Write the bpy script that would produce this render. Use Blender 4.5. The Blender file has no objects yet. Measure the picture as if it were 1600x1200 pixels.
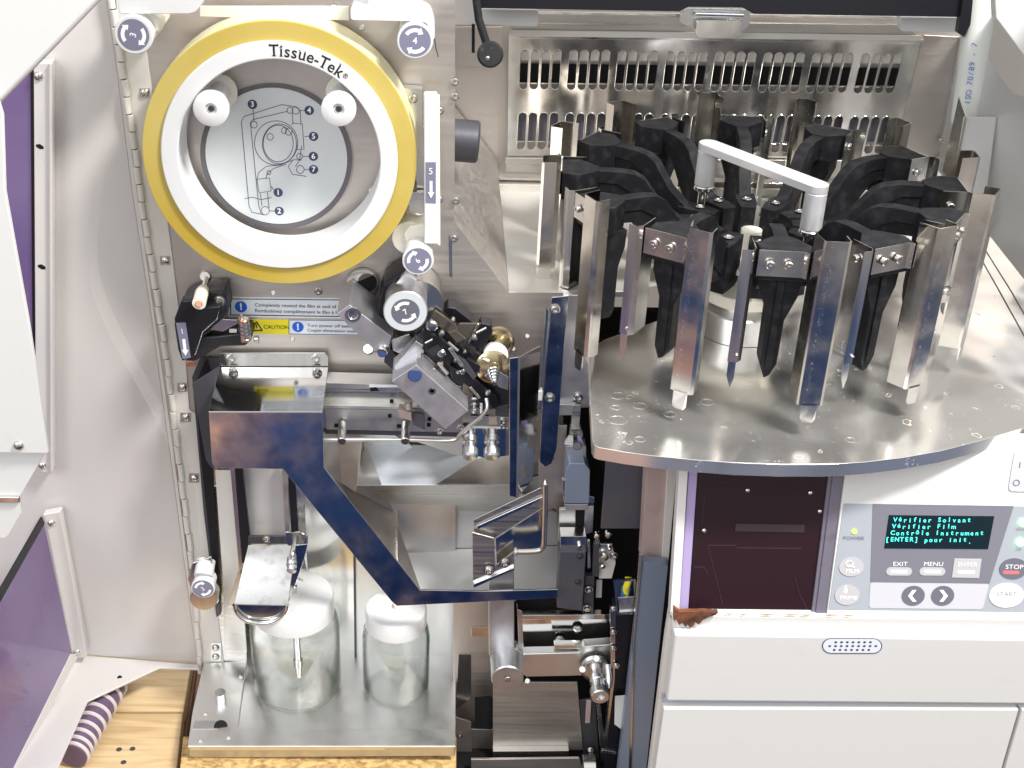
import bpy, bmesh, math, random
from mathutils import Vector, Matrix, noise
from mathutils.geometry import tessellate_polygon
random.seed(7)
SC = bpy.context.scene
COL = SC.collection
S = 0.01                      # everything below is written in centimetres

# ------------------------------------------------------------------ camera
CAM_POS = Vector((0, -110, 97)); PITCH = math.radians(29); ROLL = math.radians(-0.75)
FPX = 2000.0; PX0 = 675.0     # focal length and principal column, in pixels of the 1600 wide photograph
FWD = Vector((0, math.cos(PITCH), -math.sin(PITCH)))
_r0 = Vector((1, 0, 0)); _u0 = _r0.cross(FWD)
RGT = _r0*math.cos(ROLL) - _u0*math.sin(ROLL)
UPV = _r0*math.sin(ROLL) + _u0*math.cos(ROLL)
cam_d = bpy.data.cameras.new('camera'); cam = bpy.data.objects.new('camera', cam_d); COL.objects.link(cam)
m = Matrix((RGT, UPV, -FWD)).transposed().to_4x4(); m.translation = CAM_POS*S; cam.matrix_world = m
cam_d.sensor_width = 36; cam_d.lens = 36*FPX/1600; cam_d.shift_x = (800-PX0)/1600
cam_d.clip_start = 0.05; cam_d.clip_end = 100
SC.camera = cam

# ------------------------------------------------------------------ world: the room and daylight round the machine
W = bpy.data.worlds.new('World'); SC.world = W; W.use_nodes = True
nt = W.node_tree; nt.nodes.clear()
def N(t, **k):
    n = nt.nodes.new(t)
    for a, b in k.items(): setattr(n, a, b)
    return n
def L(a, b): nt.links.new(a, b)
def wramp(inp, stops, interp='LINEAR'):
    r = N('ShaderNodeValToRGB'); r.color_ramp.interpolation = interp
    e = r.color_ramp.elements
    while len(e) > 1: e.remove(e[0])
    e[0].position = stops[0][0]; e[0].color = (*stops[0][1], 1)
    for p, c in stops[1:]:
        q = e.new(p); q.color = (*c, 1)
    L(inp, r.inputs[0]); return r.outputs[0]
def wmix(f, a, b):
    x = N('ShaderNodeMix', data_type='RGBA'); L(f, x.inputs[0])
    for s, v in ((6, a), (7, b)):
        if isinstance(v, tuple): x.inputs[s].default_value = (*v, 1)
        else: L(v, x.inputs[s])
    return x.outputs[2]
def wmath(op, a, b=None, c=None):
    x = N('ShaderNodeMath', operation=op)
    for i, v in enumerate((a, b, c)):
        if v is None: continue
        if isinstance(v, (int, float)): x.inputs[i].default_value = v
        else: L(v, x.inputs[i])
    return x.outputs[0]
tc = N('ShaderNodeTexCoord'); sep = N('ShaderNodeSeparateXYZ'); L(tc.outputs['Generated'], sep.inputs[0])
dx, dy, dz = sep.outputs
nz = N('ShaderNodeTexNoise'); nz.inputs['Scale'].default_value = 2.2; nz.inputs['Detail'].default_value = 3; L(tc.outputs['Generated'], nz.inputs[0])
nzc = wmath('SUBTRACT', nz.outputs[0], 0.5)
zj = wmath('MULTIPLY_ADD', nzc, 0.06, dz); zk = wmath('MULTIPLY_ADD', nzc, 0.02, dz)
# elevation bands: floor and the standing photographer's navy overalls below, walls level, bright ceiling above
z01 = wmath('MULTIPLY_ADD', zj, 0.5, 0.5)
front = wramp(z01, [(0.0, (.16, .11, .07)), (.14, (.10, .08, .07)), (.17, (.010, .022, .075)), (.205, (.014, .030, .095)), (.245, (.042, .095, .25)), (.306, (.04, .075, .17)),
                    (.322, (.34, .30, .27)), (.345, (.74, .68, .62)), (.40, (.88, .83, .77)), (.46, (.12, .10, .09)), (.50, (.55, .53, .50)), (.60, (.9, .9, .9)), (.75, (1.25, 1.25, 1.22)), (1, (1.3, 1.3, 1.3))])
back = wramp(z01, [(0.0, (.25, .2, .14)), (.3, (.3, .27, .24)), (.5, (.55, .53, .50)), (.58, (.75, .73, .70)), (.615, (.55, .52, .49)), (.64, (.25, .23, .22)), (.66, (1.1, 1.1, 1.08)), (.70, (.6, .58, .56)), (.73, (1.3, 1.3, 1.3)), (.8, (1.2, 1.2, 1.2)), (1, (1.3, 1.3, 1.3))])
isf = wramp(wmath('MULTIPLY_ADD', dy, -2.0, 0.3), [(0, (0, 0, 0)), (1, (1, 1, 1))])
c = wmix(isf, back, front)
# warm pallet wood and hands seen low on the left of the photographer, brown goods further round
def band(v, a, b, s=0.02):
    up = wmath('MULTIPLY', wmath('SUBTRACT', v, a), 1/s); dn = wmath('MULTIPLY', wmath('SUBTRACT', b, v), 1/s)
    x = wmath('MINIMUM', up, dn); cl = N('ShaderNodeClamp'); L(x, cl.inputs[0]); return cl.outputs[0]
xj = wmath('MULTIPLY_ADD', nzc, 0.004, wmath('MULTIPLY_ADD', dz, -0.65, dx))
low = band(zj, -0.80, -0.30, 0.03); fr = band(dy, -1.1, -0.2, 0.1)
def patch(c, xa, xb, za, zb, colr, s=0.02, ff=fr, xx=xj):
    k = wmath('MULTIPLY', wmath('MULTIPLY', band(xx, xa, xb, s), band(zk, za, zb, s)), ff)
    return wmix(k, c, colr)
c = patch(c, -.80, .181, -.575, -.455, (.85, .47, .33), .009)
c = patch(c, .222, .258, -.65, -.48, (.42, .24, .12), .006, fr, dx)
c = patch(c, .045, .125, -.58, -.40, (.010, .018, .055), .012, fr, dx)
c = patch(c, .055, .095, -.36, -.265, (.26, .36, .52), .008, fr, dx)
c = patch(c, .118, .128, -.36, -.265, (.10, .07, .05), .004, fr, dx)
c = patch(c, .128, .150, -.36, -.265, (.42, .26, .14), .006, fr, dx)
c = patch(c, .205, .222, -.36, -.265, (.14, .09, .06), .005, fr, dx)
c = patch(c, .27, .33, -.36, -.275, (.75, .72, .66), .01, fr, dx)
c = patch(c, .42, .9, -.40, -.05, (.62, .60, .58), .05)
c = patch(c, -1.0, -.55, -.42, .0, (.26, .17, .15), .06)
# bright door opening, windows and dark structure for the reflections
bk = band(dy, -.15, 1.1, .1)
c = patch(c, -.30, .02, .36, .62, (2.6, 2.6, 2.6), .05, bk, dx)
c = patch(c, .16, .34, .48, .80, (3.6, 3.6, 3.6), .04, bk, dx)
c = patch(c, .40, .62, .20, .52, (.22, .20, .20), .06, bk, dx)
c = patch(c, -.75, -.45, .15, .5, (.35, .30, .27), .08, bk, dx)
c = patch(c, -.5, .1, .35, .75, (1.5, 1.5, 1.5), .05, fr, dx)
c = patch(c, .35, .6, .1, .55, (1.8, 1.8, 1.8), .05, fr, dx)
bg = N('ShaderNodeBackground'); L(c, bg.inputs[0]); bg.inputs[1].default_value = 0.82
wo = N('ShaderNodeOutputWorld'); L(bg.outputs[0], wo.inputs[0])

def area(name, loc, target, size, power, col=(1, 1, 1)):
    d = bpy.data.lights.new(name, 'AREA'); d.shape = 'RECTANGLE'; d.size, d.size_y = size; d.energy = power; d.color = col
    o = bpy.data.objects.new(name, d); COL.objects.link(o)
    o.location = Vector(loc)*S; q = (Vector(target)-Vector(loc)).to_track_quat('-Z', 'Y'); o.rotation_euler = q.to_euler(); return o
area('ceiling_softbox', (95, -80, 215), (15, 5, 30), (0.38, 0.3), 62, (1, .97, .92))
area('doorway_light', (-120, -190, 150), (0, 0, 30), (1.2, 1.6), 20, (.93, .96, 1))
SC.view_settings.view_transform = 'Standard'; SC.view_settings.look = 'None'
SC.view_settings.exposure = 0.15; SC.view_settings.gamma = 1
SC.render.engine = 'CYCLES'
SC.cycles.max_bounces = 10; SC.cycles.transparent_max_bounces = 16; SC.cycles.transmission_bounces = 10
SC.cycles.caustics_refractive = True

# ------------------------------------------------------------------ pixel -> plane helpers
def pix_ray(x, y): return FWD + RGT*((x-PX0)/FPX) - UPV*((y-600)/FPX)
class Plane:
    def __init__(s, O, Nn): s.O = Vector(O); s.N = Vector(Nn).normalized()
    def p(s, x, y):
        d = pix_ray(x, y); return CAM_POS + d*((s.O-CAM_POS).dot(s.N)/d.dot(s.N))
    def off(s, k): return Plane(s.O + s.N*k, s.N)
    def px(s, x, y, n=1.0):   # centimetres per pixel at that spot
        P = s.p(x, y); return (P-CAM_POS).dot(FWD)/FPX*n
def V(Y): return Plane((0, Y, 0), (0, -1, 0))
def H(Z): return Plane((0, 0, Z), (0, 0, 1))
def A(x, y, Y): return V(Y).p(x, y)
def G(x, y, Z): return H(Z).p(x, y)

# ------------------------------------------------------------------ objects
WPOS = {}
def link(o, parent, c=None, keep=False):
    COL.objects.link(o)
    if parent is not None: o.parent = parent
def thing(name, label, cat, base, group=None):
    o = bpy.data.objects.new(name, None); COL.objects.link(o); o.empty_display_size = .02
    b = Vector(base); o.location = b*S; WPOS[o.name] = b
    o['label'] = label; o['category'] = cat
    if group: o['group'] = group
    return o
def tag(o, label, cat, group=None):
    o['label'] = label; o['category'] = cat
    if group: o['group'] = group
    return o
def structure(o): o['kind'] = 'structure'; return o

class MB:
    def __init__(s): s.v = []; s.f = []; s.sm = False
    def add(s, vs, fs):
        b = len(s.v); s.v += [Vector(v) for v in vs]; s.f += [[i+b for i in f] for f in fs]; return s
    def prism(s, pts, d, holes=()):
        pts = [Vector(p) for p in pts]; d = Vector(d)
        if not holes and len(pts) <= 40:
            n = len(pts)
            s.add(pts+[p+d for p in pts], [list(range(n)), list(range(2*n-1, n-1, -1))] + [[i, i+n, (i+1) % n+n, (i+1) % n] for i in range(n)])
            return s
        loops = [pts]+[[Vector(p) for p in h] for h in holes]
        flat = [p for l in loops for p in l]; n = len(flat)
        tris = tessellate_polygon(loops)
        fs = [list(t) for t in tris] + [[i+n for i in reversed(t)] for t in tris]
        b = 0
        for l in loops:
            k = len(l)
            fs += [[b+i, b+i+n, b+(i+1) % k+n, b+(i+1) % k] for i in range(k)]; b += k
        return s.add(flat+[p+d for p in flat], fs)
    def box(s, c, hx, hy, hz):
        c, hx, hy, hz = map(Vector, (c, hx, hy, hz))
        return s.prism([c-hx-hy-hz, c+hx-hy-hz, c+hx+hy-hz, c-hx+hy-hz], hz*2)
    def bx(s, x0, x1, y0, y1, z0, z1):
        return s.prism([(x0, y0, z0), (x1, y0, z0), (x1, y1, z0), (x0, y1, z0)], (0, 0, z1-z0))
    def lathe(s, prof, O, ax, seg=40, caps=True):
        O = Vector(O); ax = Vector(ax).normalized(); t = ax.orthogonal().normalized(); b = ax.cross(t)
        vs = []; fs = []
        for r, h in prof:
            for i in range(seg):
                a = 2*math.pi*i/seg; vs.append(O+ax*h+(t*math.cos(a)+b*math.sin(a))*r)
        for k in range(len(prof)-1):
            for i in range(seg):
                j = (i+1) % seg; fs.append([k*seg+i, k*seg+j, (k+1)*seg+j, (k+1)*seg+i])
        if caps:
            if prof[0][0] > 1e-4: fs.append(list(range(seg-1, -1, -1)))
            if prof[-1][0] > 1e-4: fs.append([(len(prof)-1)*seg+i for i in range(seg)])
        s.sm = True
        return s.add(vs, fs)
    def cyl(s, p0, p1, r, r1=None, seg=28, ch=0.06):
        p0, p1 = Vector(p0), Vector(p1); h = (p1-p0).length; r1 = r if r1 is None else r1; c = min(ch, r*.3, r1*.3, h*.3)
        return s.lathe([(r-c, 0), (r, c), (r1, h-c), (r1-c, h)], p0, p1-p0, seg)
    def tube(s, pts, r, seg=12):
        pts = [Vector(p) for p in pts]; vs = []; fs = []; n = None
        for i, p in enumerate(pts):
            t = (pts[min(i+1, len(pts)-1)]-pts[max(i-1, 0)]).normalized()
            n = t.orthogonal().normalized() if n is None else (n-t*n.dot(t)).normalized()
            b = t.cross(n); rr = r[i] if isinstance(r, (list, tuple)) else r
            for k in range(seg):
                a = 2*math.pi*k/seg; vs.append(p+(n*math.cos(a)+b*math.sin(a))*rr)
        for i in range(len(pts)-1):
            for k in range(seg):
                j = (k+1) % seg; fs.append([i*seg+k, i*seg+j, (i+1)*seg+j, (i+1)*seg+k])
        fs.append(list(range(seg-1, -1, -1))); fs.append([(len(pts)-1)*seg+k for k in range(seg)])
        s.sm = True
        return s.add(vs, fs)
    def build(s, name, mat, parent=None, bev=0.0, origin=None, smooth=None, seg=2):
        c = Vector(origin) if origin is not None else Vector((sum(v.x for v in s.v), sum(v.y for v in s.v), sum(v.z for v in s.v)))/len(s.v)
        me = bpy.data.meshes.new(name); me.from_pydata([(v-c)*S for v in s.v], [], s.f); me.validate()
        bm = bmesh.new(); bm.from_mesh(me); bmesh.ops.recalc_face_normals(bm, faces=bm.faces); bm.to_mesh(me); bm.free()
        o = bpy.data.objects.new(name, me); COL.objects.link(o)
        me.materials.append(mat)
        if smooth if smooth is not None else s.sm:
            me.polygons.foreach_set('use_smooth', [True]*len(me.polygons)); me.set_sharp_from_angle(angle=math.radians(38))
        if parent is not None:
            o.parent = parent; o.location = (c-WPOS[parent.name])*S
        else: o.location = c*S
        WPOS[o.name] = c
        if bev:
            b = o.modifiers.new('bevel', 'BEVEL'); b.width = bev*S; b.segments = seg; b.limit_method = 'ANGLE'; b.angle_limit = math.radians(35)
            me.polygons.foreach_set('use_smooth', [True]*len(me.polygons)); me.set_sharp_from_angle(angle=math.radians(55))
            b.harden_normals = True
        return o
def rnd(pts, r, k=4):
    """round the corners of a 3D polygon; r in cm (one value or one per corner)"""
    out = []; n = len(pts)
    for i in range(n):
        p = Vector(pts[i]); a = Vector(pts[i-1])-p; b = Vector(pts[(i+1) % n])-p
        rr = r[i] if isinstance(r, (list, tuple)) else r
        if rr <= 0: out.append(p); continue
        d = min(rr, a.length*.45, b.length*.45); s0 = p+a.normalized()*d; s1 = p+b.normalized()*d
        for j in range(k+1):
            t = j/k; out.append(s0*(1-t)**2 + p*2*t*(1-t) + s1*t*t)
    return out
def slab(name, mat, parent, pl, px, t, holes=(), bev=0.04, r=0, sub=None):
    pts = [pl.p(*q) for q in px]
    if r: pts = rnd(pts, r)
    mb = MB().prism(pts, -pl.N*t, [[pl.p(*q) for q in h] for h in holes])
    return mb.build(name, mat, parent, 0 if (holes or len(pts) > 40) else bev)
def fac(name, mat, parent, pts, t=0.12, bev=0.03):
    """bent sheet corner: polygon through (px,py,Y) vertices with a real thickness"""
    P = [A(*q) for q in pts]; n = (P[1]-P[0]).cross(P[2]-P[0]).normalized()
    if n.dot(CAM_POS-P[0]) < 0: n = -n
    return MB().prism(P, -n*t).build(name, mat, parent, bev)
def circ(pl, x, y, r, k=40, sq=1):
    c = pl.p(x, y); u = Vector((1, 0, 0)); w = pl.N.cross(u).normalized()
    return [c+(u*math.cos(2*math.pi*i/k)+w*math.sin(2*math.pi*i/k))*r for i in range(k)]
def hexsock(parent, P, n, r=0.32, name='screw', mat=None):
    n = Vector(n).normalized(); P = Vector(P)
    o = MB().lathe([(r*1.35, 0), (r*1.35, .05), (r, .06), (r, r*.75), (r*.82, r*1.0), (r*.5, r*1.0), (r*.45, r*.35), (0.001, r*.3)], P, n, 18)
    return o.build(name, mat or M['bolt'], parent)
def screw(parent, x, y, Y, r=0.32, mat=None): return hexsock(parent, A(x, y, Y), (0, -1, 0), r, mat=mat)
def panhead(parent, x, y, pl, r=.32):
    P = pl.p(x, y)
    return MB().lathe([(r, 0), (r*.95, r*.2), (r*.7, r*.5), (r*.3, r*.62), (.001, r*.64)], P, pl.N, 18).build('screw', M['bolt'], parent)

# ------------------------------------------------------------------ materials
M = {}
def mat(name, base, metal=0., rough=.5, spec=.5, trans=0., ior=1.45, alpha=1., bump=None, rvar=None, cvar=None, aniso=0, coat=0, emit=None, sss=0, mapping=(1, 1, 1), rot=(0, 0, 0), co='Object'):
    m = bpy.data.materials.new(name); m.use_nodes = True; t = m.node_tree; b = t.nodes['Principled BSDF']
    def I(k, v): b.inputs[k].default_value = v
    I('Base Color', (*base, 1)); I('Metallic', metal); I('Roughness', rough); I('Specular IOR Level', spec); I('IOR', ior)
    I('Transmission Weight', trans); I('Alpha', alpha); I('Anisotropic', aniso); I('Coat Weight', coat)
    if sss: I('Subsurface Weight', sss); I('Subsurface Radius', (.01, .01, .008)); I('Subsurface Scale', .5)
    if emit: I('Emission Color', (*emit[0], 1)); I('Emission Strength', emit[1])
    tcn = t.nodes.new('ShaderNodeTexCoord'); mp = t.nodes.new('ShaderNodeMapping'); mp.inputs['Scale'].default_value = mapping; mp.inputs['Rotation'].default_value = rot
    t.links.new(tcn.outputs[co], mp.inputs[0])
    def noise(scale, detail=3, use=mp):
        n = t.nodes.new('ShaderNodeTexNoise'); n.inputs['Scale'].default_value = scale; n.inputs['Detail'].default_value = detail
        t.links.new(use.outputs[0] if use is mp else tcn.outputs[co], n.inputs['Vector']); return n.outputs[0]
    if rvar:
        s, lo, hi = rvar; r = t.nodes.new('ShaderNodeMapRange'); t.links.new(noise(s), r.inputs[0]); r.inputs[1].default_value = .3; r.inputs[2].default_value = .7; r.inputs[3].default_value = lo; r.inputs[4].default_value = hi
        t.links.new(r.outputs[0], b.inputs['Roughness'])
    if cvar:
        s, c2, lo, hi = cvar; mx = t.nodes.new('ShaderNodeMix'); mx.data_type = 'RGBA'; r = t.nodes.new('ShaderNodeMapRange')
        t.links.new(noise(s, 5, None), r.inputs[0]); r.inputs[1].default_value = lo; r.inputs[2].default_value = hi
        t.links.new(r.outputs[0], mx.inputs[0]); mx.inputs[6].default_value = (*base, 1); mx.inputs[7].default_value = (*c2, 1); t.links.new(mx.outputs[2], b.inputs['Base Color'])
    if bump:
        prev = None
        for (s, st, dist, plain) in bump:
            bp = t.nodes.new('ShaderNodeBump'); bp.inputs['Strength'].default_value = st; bp.inputs['Distance'].default_value = dist
            t.links.new(noise(s, 3 if plain is False else 1, mp if plain is False else None), bp.inputs['Height'])
            if prev: t.links.new(prev.outputs[0], bp.inputs['Normal'])
            prev = bp
        t.links.new(prev.outputs[0], b.inputs['Normal'])
    M[name] = m; return m
# bump entries: (scale, strength, distance, plain?)  plain=True is a soft dent pattern, False follows the stretched brushing
mat('steel', (.62, .60, .57), 1, .3, rvar=(60, .22, .42), bump=[(5, .35, .004, True), (40, .05, .001, False)], mapping=(.08, 1, 4), cvar=(9, (.52, .50, .47), .45, .7))
mat('plate_steel', (.66, .61, .575), .92, .42, rvar=(70, .36, .52), bump=[(4, .3, .004, True), (90, .10, .0006, False)], mapping=(.15, 1, 3), cvar=(7, (.52, .49, .465), .4, .7))
mat('bright_steel', (.74, .73, .71), 1, .16, rvar=(60, .08, .24), bump=[(7, .25, .003, True)], mapping=(1, 1, .1), cvar=(30, (.66, .64, .6), .5, .75))
mat('mirror', (.70, .70, .70), 1, .1, rvar=(40, .05, .16), bump=[(3, .15, .002, True), (120, .03, .0004, False)], cvar=(45, (.55, .56, .58), .58, .78))
mat('cover_mirror', (.72, .72, .72), 1, .12, rvar=(30, .07, .24), bump=[(5, .25, .003, True), (120, .03, .0004, False)], cvar=(38, (.40, .44, .50), .45, .72))
mat('deck_steel', (.72, .70, .66), .6, .34, rvar=(10, .26, .42), bump=[(8, .4, .004, True)], cvar=(6, (.62, .59, .54), .45, .65))
mat('tray_white', (.74, .79, .84), .5, .3, cvar=(14, (.66, .70, .74), .45, .65))
mat('vent_steel', (.80, .79, .77), .95, .13, rvar=(40, .08, .2), bump=[(3, .12, .002, True)], cvar=(40, (.68, .67, .66), .55, .75))
mat('chute_sheet', (.44, .44, .43), 1, .2, rvar=(24, .12, .34), bump=[(9, .2, .002, True)], cvar=(70, (.30, .30, .29), .5, .72))
mat('wall_alu', (.66, .66, .66), .55, .38, rvar=(8, .3, .5), bump=[(5, .4, .006, True), (60, .08, .0006, False)], mapping=(.3, 1, 3))
mat('smoked', (.10, .085, .07), .3, .12)
mat('dull_mirror', (.66, .66, .65), .9, .2, rvar=(18, .12, .36), bump=[(9, .25, .003, True)], cvar=(26, (.50, .50, .48), .45, .7))
mat('table_steel', (.84, .82, .79), .88, .2, rvar=(9, .10, .28), bump=[(13, .8, .006, True), (50, .05, .0006, False)], mapping=(.1, 1, 1), rot=(0, 0, .4))
mat('channel_steel', (.70, .67, .62), 1, .14, rvar=(30, .07, .28), bump=[(9, .3, .0025, True)], cvar=(16, (.50, .40, .30), .56, .74))
mat('aluminium', (.80, .80, .79), 1, .35, rvar=(50, .28, .42), bump=[(120, .08, .0005, False)], mapping=(1, 1, .1))
mat('satin_aluminium', (.58, .58, .60), 1, .38, rvar=(80, .32, .46))
mat('zinc', (.72, .73, .75), 1, .27, rvar=(40, .18, .36), bump=[(14, .25, .002, True)])
mat('bolt', (.66, .64, .61), 1, .2)
mat('copper', (.72, .38, .26), 1, .3)
mat('gold', (.50, .42, .27), 1, .2)
mat('cream', (.66, .635, .595), 0, .4, bump=[(5, .12, .004, True), (500, .10, .0002, True)], rvar=(9, .34, .48), cvar=(6, (.68, .65, .62), .4, .7))
mat('door_cream', (.60, .57, .55), 0, .3, coat=.5, bump=[(4, .35, .006, True), (500, .1, .0002, True)], rvar=(6, .28, .42), cvar=(4, (.54, .52, .53), .4, .7))
mat('white_paint', (.655, .65, .64), 0, .42, bump=[(420, .18, .0002, True)], cvar=(60, (.635, .63, .615), .6, .8))
mat('white_plastic', (.69, .695, .70), 0, .3, sss=.12)
mat('ivory', (.80, .77, .68), 0, .35, sss=.2)
mat('black_plastic', (.018, .018, .021), 0, .42, bump=[(260, .25, .0004, True)], rvar=(60, .3, .55), cvar=(180, (.12, .12, .13), .62, .82))
mat('dusty_black', (.008, .008, .010), 0, .55, spec=.22, bump=[(420, .12, .0003, True)], cvar=(90, (.028, .027, .032), .5, .8), rvar=(60, .46, .66))
mat('block_alu', (.52, .51, .55), .85, .42, rvar=(80, .36, .5))
mat('handle_alu', (.74, .74, .76), .6, .42, rvar=(80, .36, .48))
mat('knob_navy', (.01, .03, .12), 0, .3)
mat('face_grey', (.60, .63, .66), .1, .45)
mat('black', (.008, .008, .012), 0, .35)
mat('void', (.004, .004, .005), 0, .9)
mat('dark_metal', (.10, .10, .115), .6, .4, bump=[(200, .2, .0003, True)])
mat('film', (.66, .54, .17), 0, .32, trans=.12, sss=.35, coat=.3, cvar=(4, (.54, .38, .05), .38, .62))
mat('film_side', (.80, .74, .45), 0, .25, sss=.3)
mat('disc_print', (.66, .69, .70), .25, .3, cvar=(4, (.60, .63, .64), .4, .7))
mat('print_navy', (.045, .055, .11), 0, .5)
mat('label_grey', (.19, .19, .27), 0, .4)
mat('ring_grey', (.13, .12, .135), 0, .4)
mat('white_ink', (.86, .86, .88), 0, .5)
mat('black_ink', (.012, .012, .014), 0, .5)
mat('sticker', (.74, .78, .84), 0, .3)
mat('sticker_yellow', (.85, .74, .02), 0, .35)
mat('sticker_blue', (.01, .12, .62), 0, .35)
mat('blue_ink', (.10, .18, .62), 0, .5)
mat('lavender', (.36, .29, .50), 0, .3)
mat('lavender_grey', (.17, .155, .20), .3, .45, cvar=(60, (.12, .1, .14), .55, .75))
mat('purple_pane', (.17, .12, .25), 0, .16, coat=.3, rvar=(14, .08, .3), cvar=(5, (.11, .065, .18), .4, .65), bump=[(6, .3, .004, True)])
mat('ribbon', (.78, .76, .74), 0, .15, alpha=.10)
mat('pane_dark', (.022, .009, .014), 0, .1, spec=.35, bump=[(2, .1, .003, True)])
mat('glass', (.97, .99, .975), 0, .01, trans=1, ior=1.46, bump=[(30, .15, .002, True)])
mat('clear_film', (.95, .95, .93), 0, .06, alpha=.16)
mat('rust', (.20, .07, .03), 0, .9, bump=[(120, 1, .002, True)], cvar=(70, (.05, .02, .015), .4, .65))
mat('rust_stain', (.42, .25, .12), 0, .8)
mat('panel_blue', (.33, .355, .40), 0, .4)
mat('panel_grey', (.165, .165, .20), 0, .4)
mat('panel_light', (.50, .50, .54), 0, .4)
mat('key_grey', (.44, .43, .45), 0, .4)
mat('key_dark', (.13, .13, .165), 0, .4)
mat('key_red', (.85, .15, .16), 0, .4)
mat('key_cyan', (.62, .85, .90), 0, .4)
mat('stripe_grey', (.36, .38, .43), 0, .45)
mat('display_black', (.002, .012, .02), 0, .12)
mat('display_glow', (.0, .2, .2), 0, .5, emit=((.12, 1, .82), 1.5))
mat('led_green', (.1, .9, .2), 0, .5, emit=((.15, 1, .25), 7))
mat('led_lime', (.6, .9, .1), 0, .5, emit=((.62, .95, .12), .9))
mat('wire_yellow', (.85, .75, .05), 0, .4)
mat('wire_blue', (.05, .2, .5), 0, .4)
mat('paper_tag', (.72, .72, .71), 0, .6)
mat('hose_white', (.72, .74, .70), 0, .3, sss=.1)
mat('hose_purple', (.13, .09, .15), 0, .35)
mat('hose_rib', (.62, .56, .57), 0, .45)
mat('pinkish', (.48, .37, .35), .1, .45, cvar=(40, (.40, .30, .28), .5, .75))
mat('bluish', (.30, .36, .48), .5, .42)
mat('slate', (.10, .105, .135), .4, .45, cvar=(20, (.13, .12, .13), .4, .7))

def wood(name, c1, c2, scale, mapping, knots=False):
    m = bpy.data.materials.new(name); m.use_nodes = True; t = m.node_tree; b = t.nodes['Principled BSDF']
    tc_ = t.nodes.new('ShaderNodeTexCoord'); mp = t.nodes.new('ShaderNodeMapping'); mp.inputs['Scale'].default_value = mapping; t.links.new(tc_.outputs['Object'], mp.inputs[0])
    n = t.nodes.new('ShaderNodeTexNoise'); n.inputs['Scale'].default_value = scale; n.inputs['Detail'].default_value = 8; n.inputs['Distortion'].default_value = .6; t.links.new(mp.outputs[0], n.inputs[0])
    r = t.nodes.new('ShaderNodeValToRGB'); r.color_ramp.elements[0].position = .34; r.color_ramp.elements[0].color = (*c1, 1); r.color_ramp.elements[1].position = .62; r.color_ramp.elements[1].color = (*c2, 1)
    t.links.new(n.outputs[0], r.inputs[0]); t.links.new(r.outputs[0], b.inputs['Base Color']); b.inputs['Roughness'].default_value = .7
    bp = t.nodes.new('ShaderNodeBump'); bp.inputs['Strength'].default_value = .4; bp.inputs['Distance'].default_value = .002; t.links.new(n.outputs[0], bp.inputs['Height']); t.links.new(bp.outputs[0], b.inputs['Normal'])
    M[name] = m
wood('pine', (.50, .34, .17), (.66, .49, .28), 14, (.7, 8, 8))
wood('dark_wood', (.07, .03, .015), (.22, .11, .05), 16, (6, .7, 6))
wood('osb', (.30, .17, .06), (.62, .43, .18), 110, (1, 1.6, 1))
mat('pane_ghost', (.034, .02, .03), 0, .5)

# table: dried splash rings and lint specks on the sheet
def spots(m, scale, rad, width, col, rough, thr):
    t = m.node_tree; b = t.nodes['Principled BSDF']; tcn = t.nodes.new('ShaderNodeTexCoord')
    nn = t.nodes.new('ShaderNodeTexNoise'); nn.inputs['Scale'].default_value = scale*2; t.links.new(tcn.outputs['Object'], nn.inputs[0])
    add = t.nodes.new('ShaderNodeMixRGB'); add.blend_type = 'ADD'; add.inputs[0].default_value = .012; t.links.new(tcn.outputs['Object'], add.inputs[1]); t.links.new(nn.outputs['Color'], add.inputs[2])
    v = t.nodes.new('ShaderNodeTexVoronoi'); v.voronoi_dimensions = '2D'; v.inputs['Scale'].default_value = scale; t.links.new(add.outputs[0], v.inputs['Vector'])
    sp = t.nodes.new('ShaderNodeSeparateColor'); t.links.new(v.outputs['Color'], sp.inputs[0])
    def mth(op, a, b_=None):
        x = t.nodes.new('ShaderNodeMath'); x.operation = op; x.use_clamp = True
        for i, q in enumerate((a, b_)):
            if q is None: continue
            if isinstance(q, (int, float)): x.inputs[i].default_value = q
            else: t.links.new(q, x.inputs[i])
        return x.outputs[0]
    sel = mth('GREATER_THAN', sp.outputs[0], thr)
    d = v.outputs['Distance']
    rr = mth('MULTIPLY', sp.outputs[1], rad)
    if width: e = mth('LESS_THAN', mth('ABSOLUTE', t_sub(t, d, rr)), width)
    else: e = mth('LESS_THAN', d, rr)
    k = mth('MULTIPLY', e, sel)
    bc = b.inputs['Base Color']; old = bc.links[0].from_socket if bc.links else None
    mx = t.nodes.new('ShaderNodeMix'); mx.data_type = 'RGBA'; t.links.new(k, mx.inputs[0]); mx.inputs[6].default_value = bc.default_value
    if old: t.links.new(old, mx.inputs[6])
    mx.inputs[7].default_value = (*col, 1); t.links.new(mx.outputs[2], bc)
    mt = b.inputs['Metallic']; mo = mt.links[0].from_socket if mt.links else None
    z = t.nodes.new('ShaderNodeMath'); z.operation = 'MULTIPLY_ADD'; t.links.new(k, z.inputs[0]); z.inputs[1].default_value = -.8; z.inputs[2].default_value = mt.default_value
    if mo: t.links.new(mo, z.inputs[2])
    t.links.new(z.outputs[0], mt)
def t_sub(t, a, b_):
    x = t.nodes.new('ShaderNodeMath'); x.operation = 'SUBTRACT'; t.links.new(a, x.inputs[0]); t.links.new(b_, x.inputs[1]); return x.outputs[0]
spots(M['table_steel'], 55, .22, .022, (.55, .50, .44), .6, .86)
spots(M['table_steel'], 190, .09, 0, (.85, .85, .85), .6, .80)
spots(M['channel_steel'], 300, .10, 0, (.85, .82, .76), .6, .80)
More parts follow.
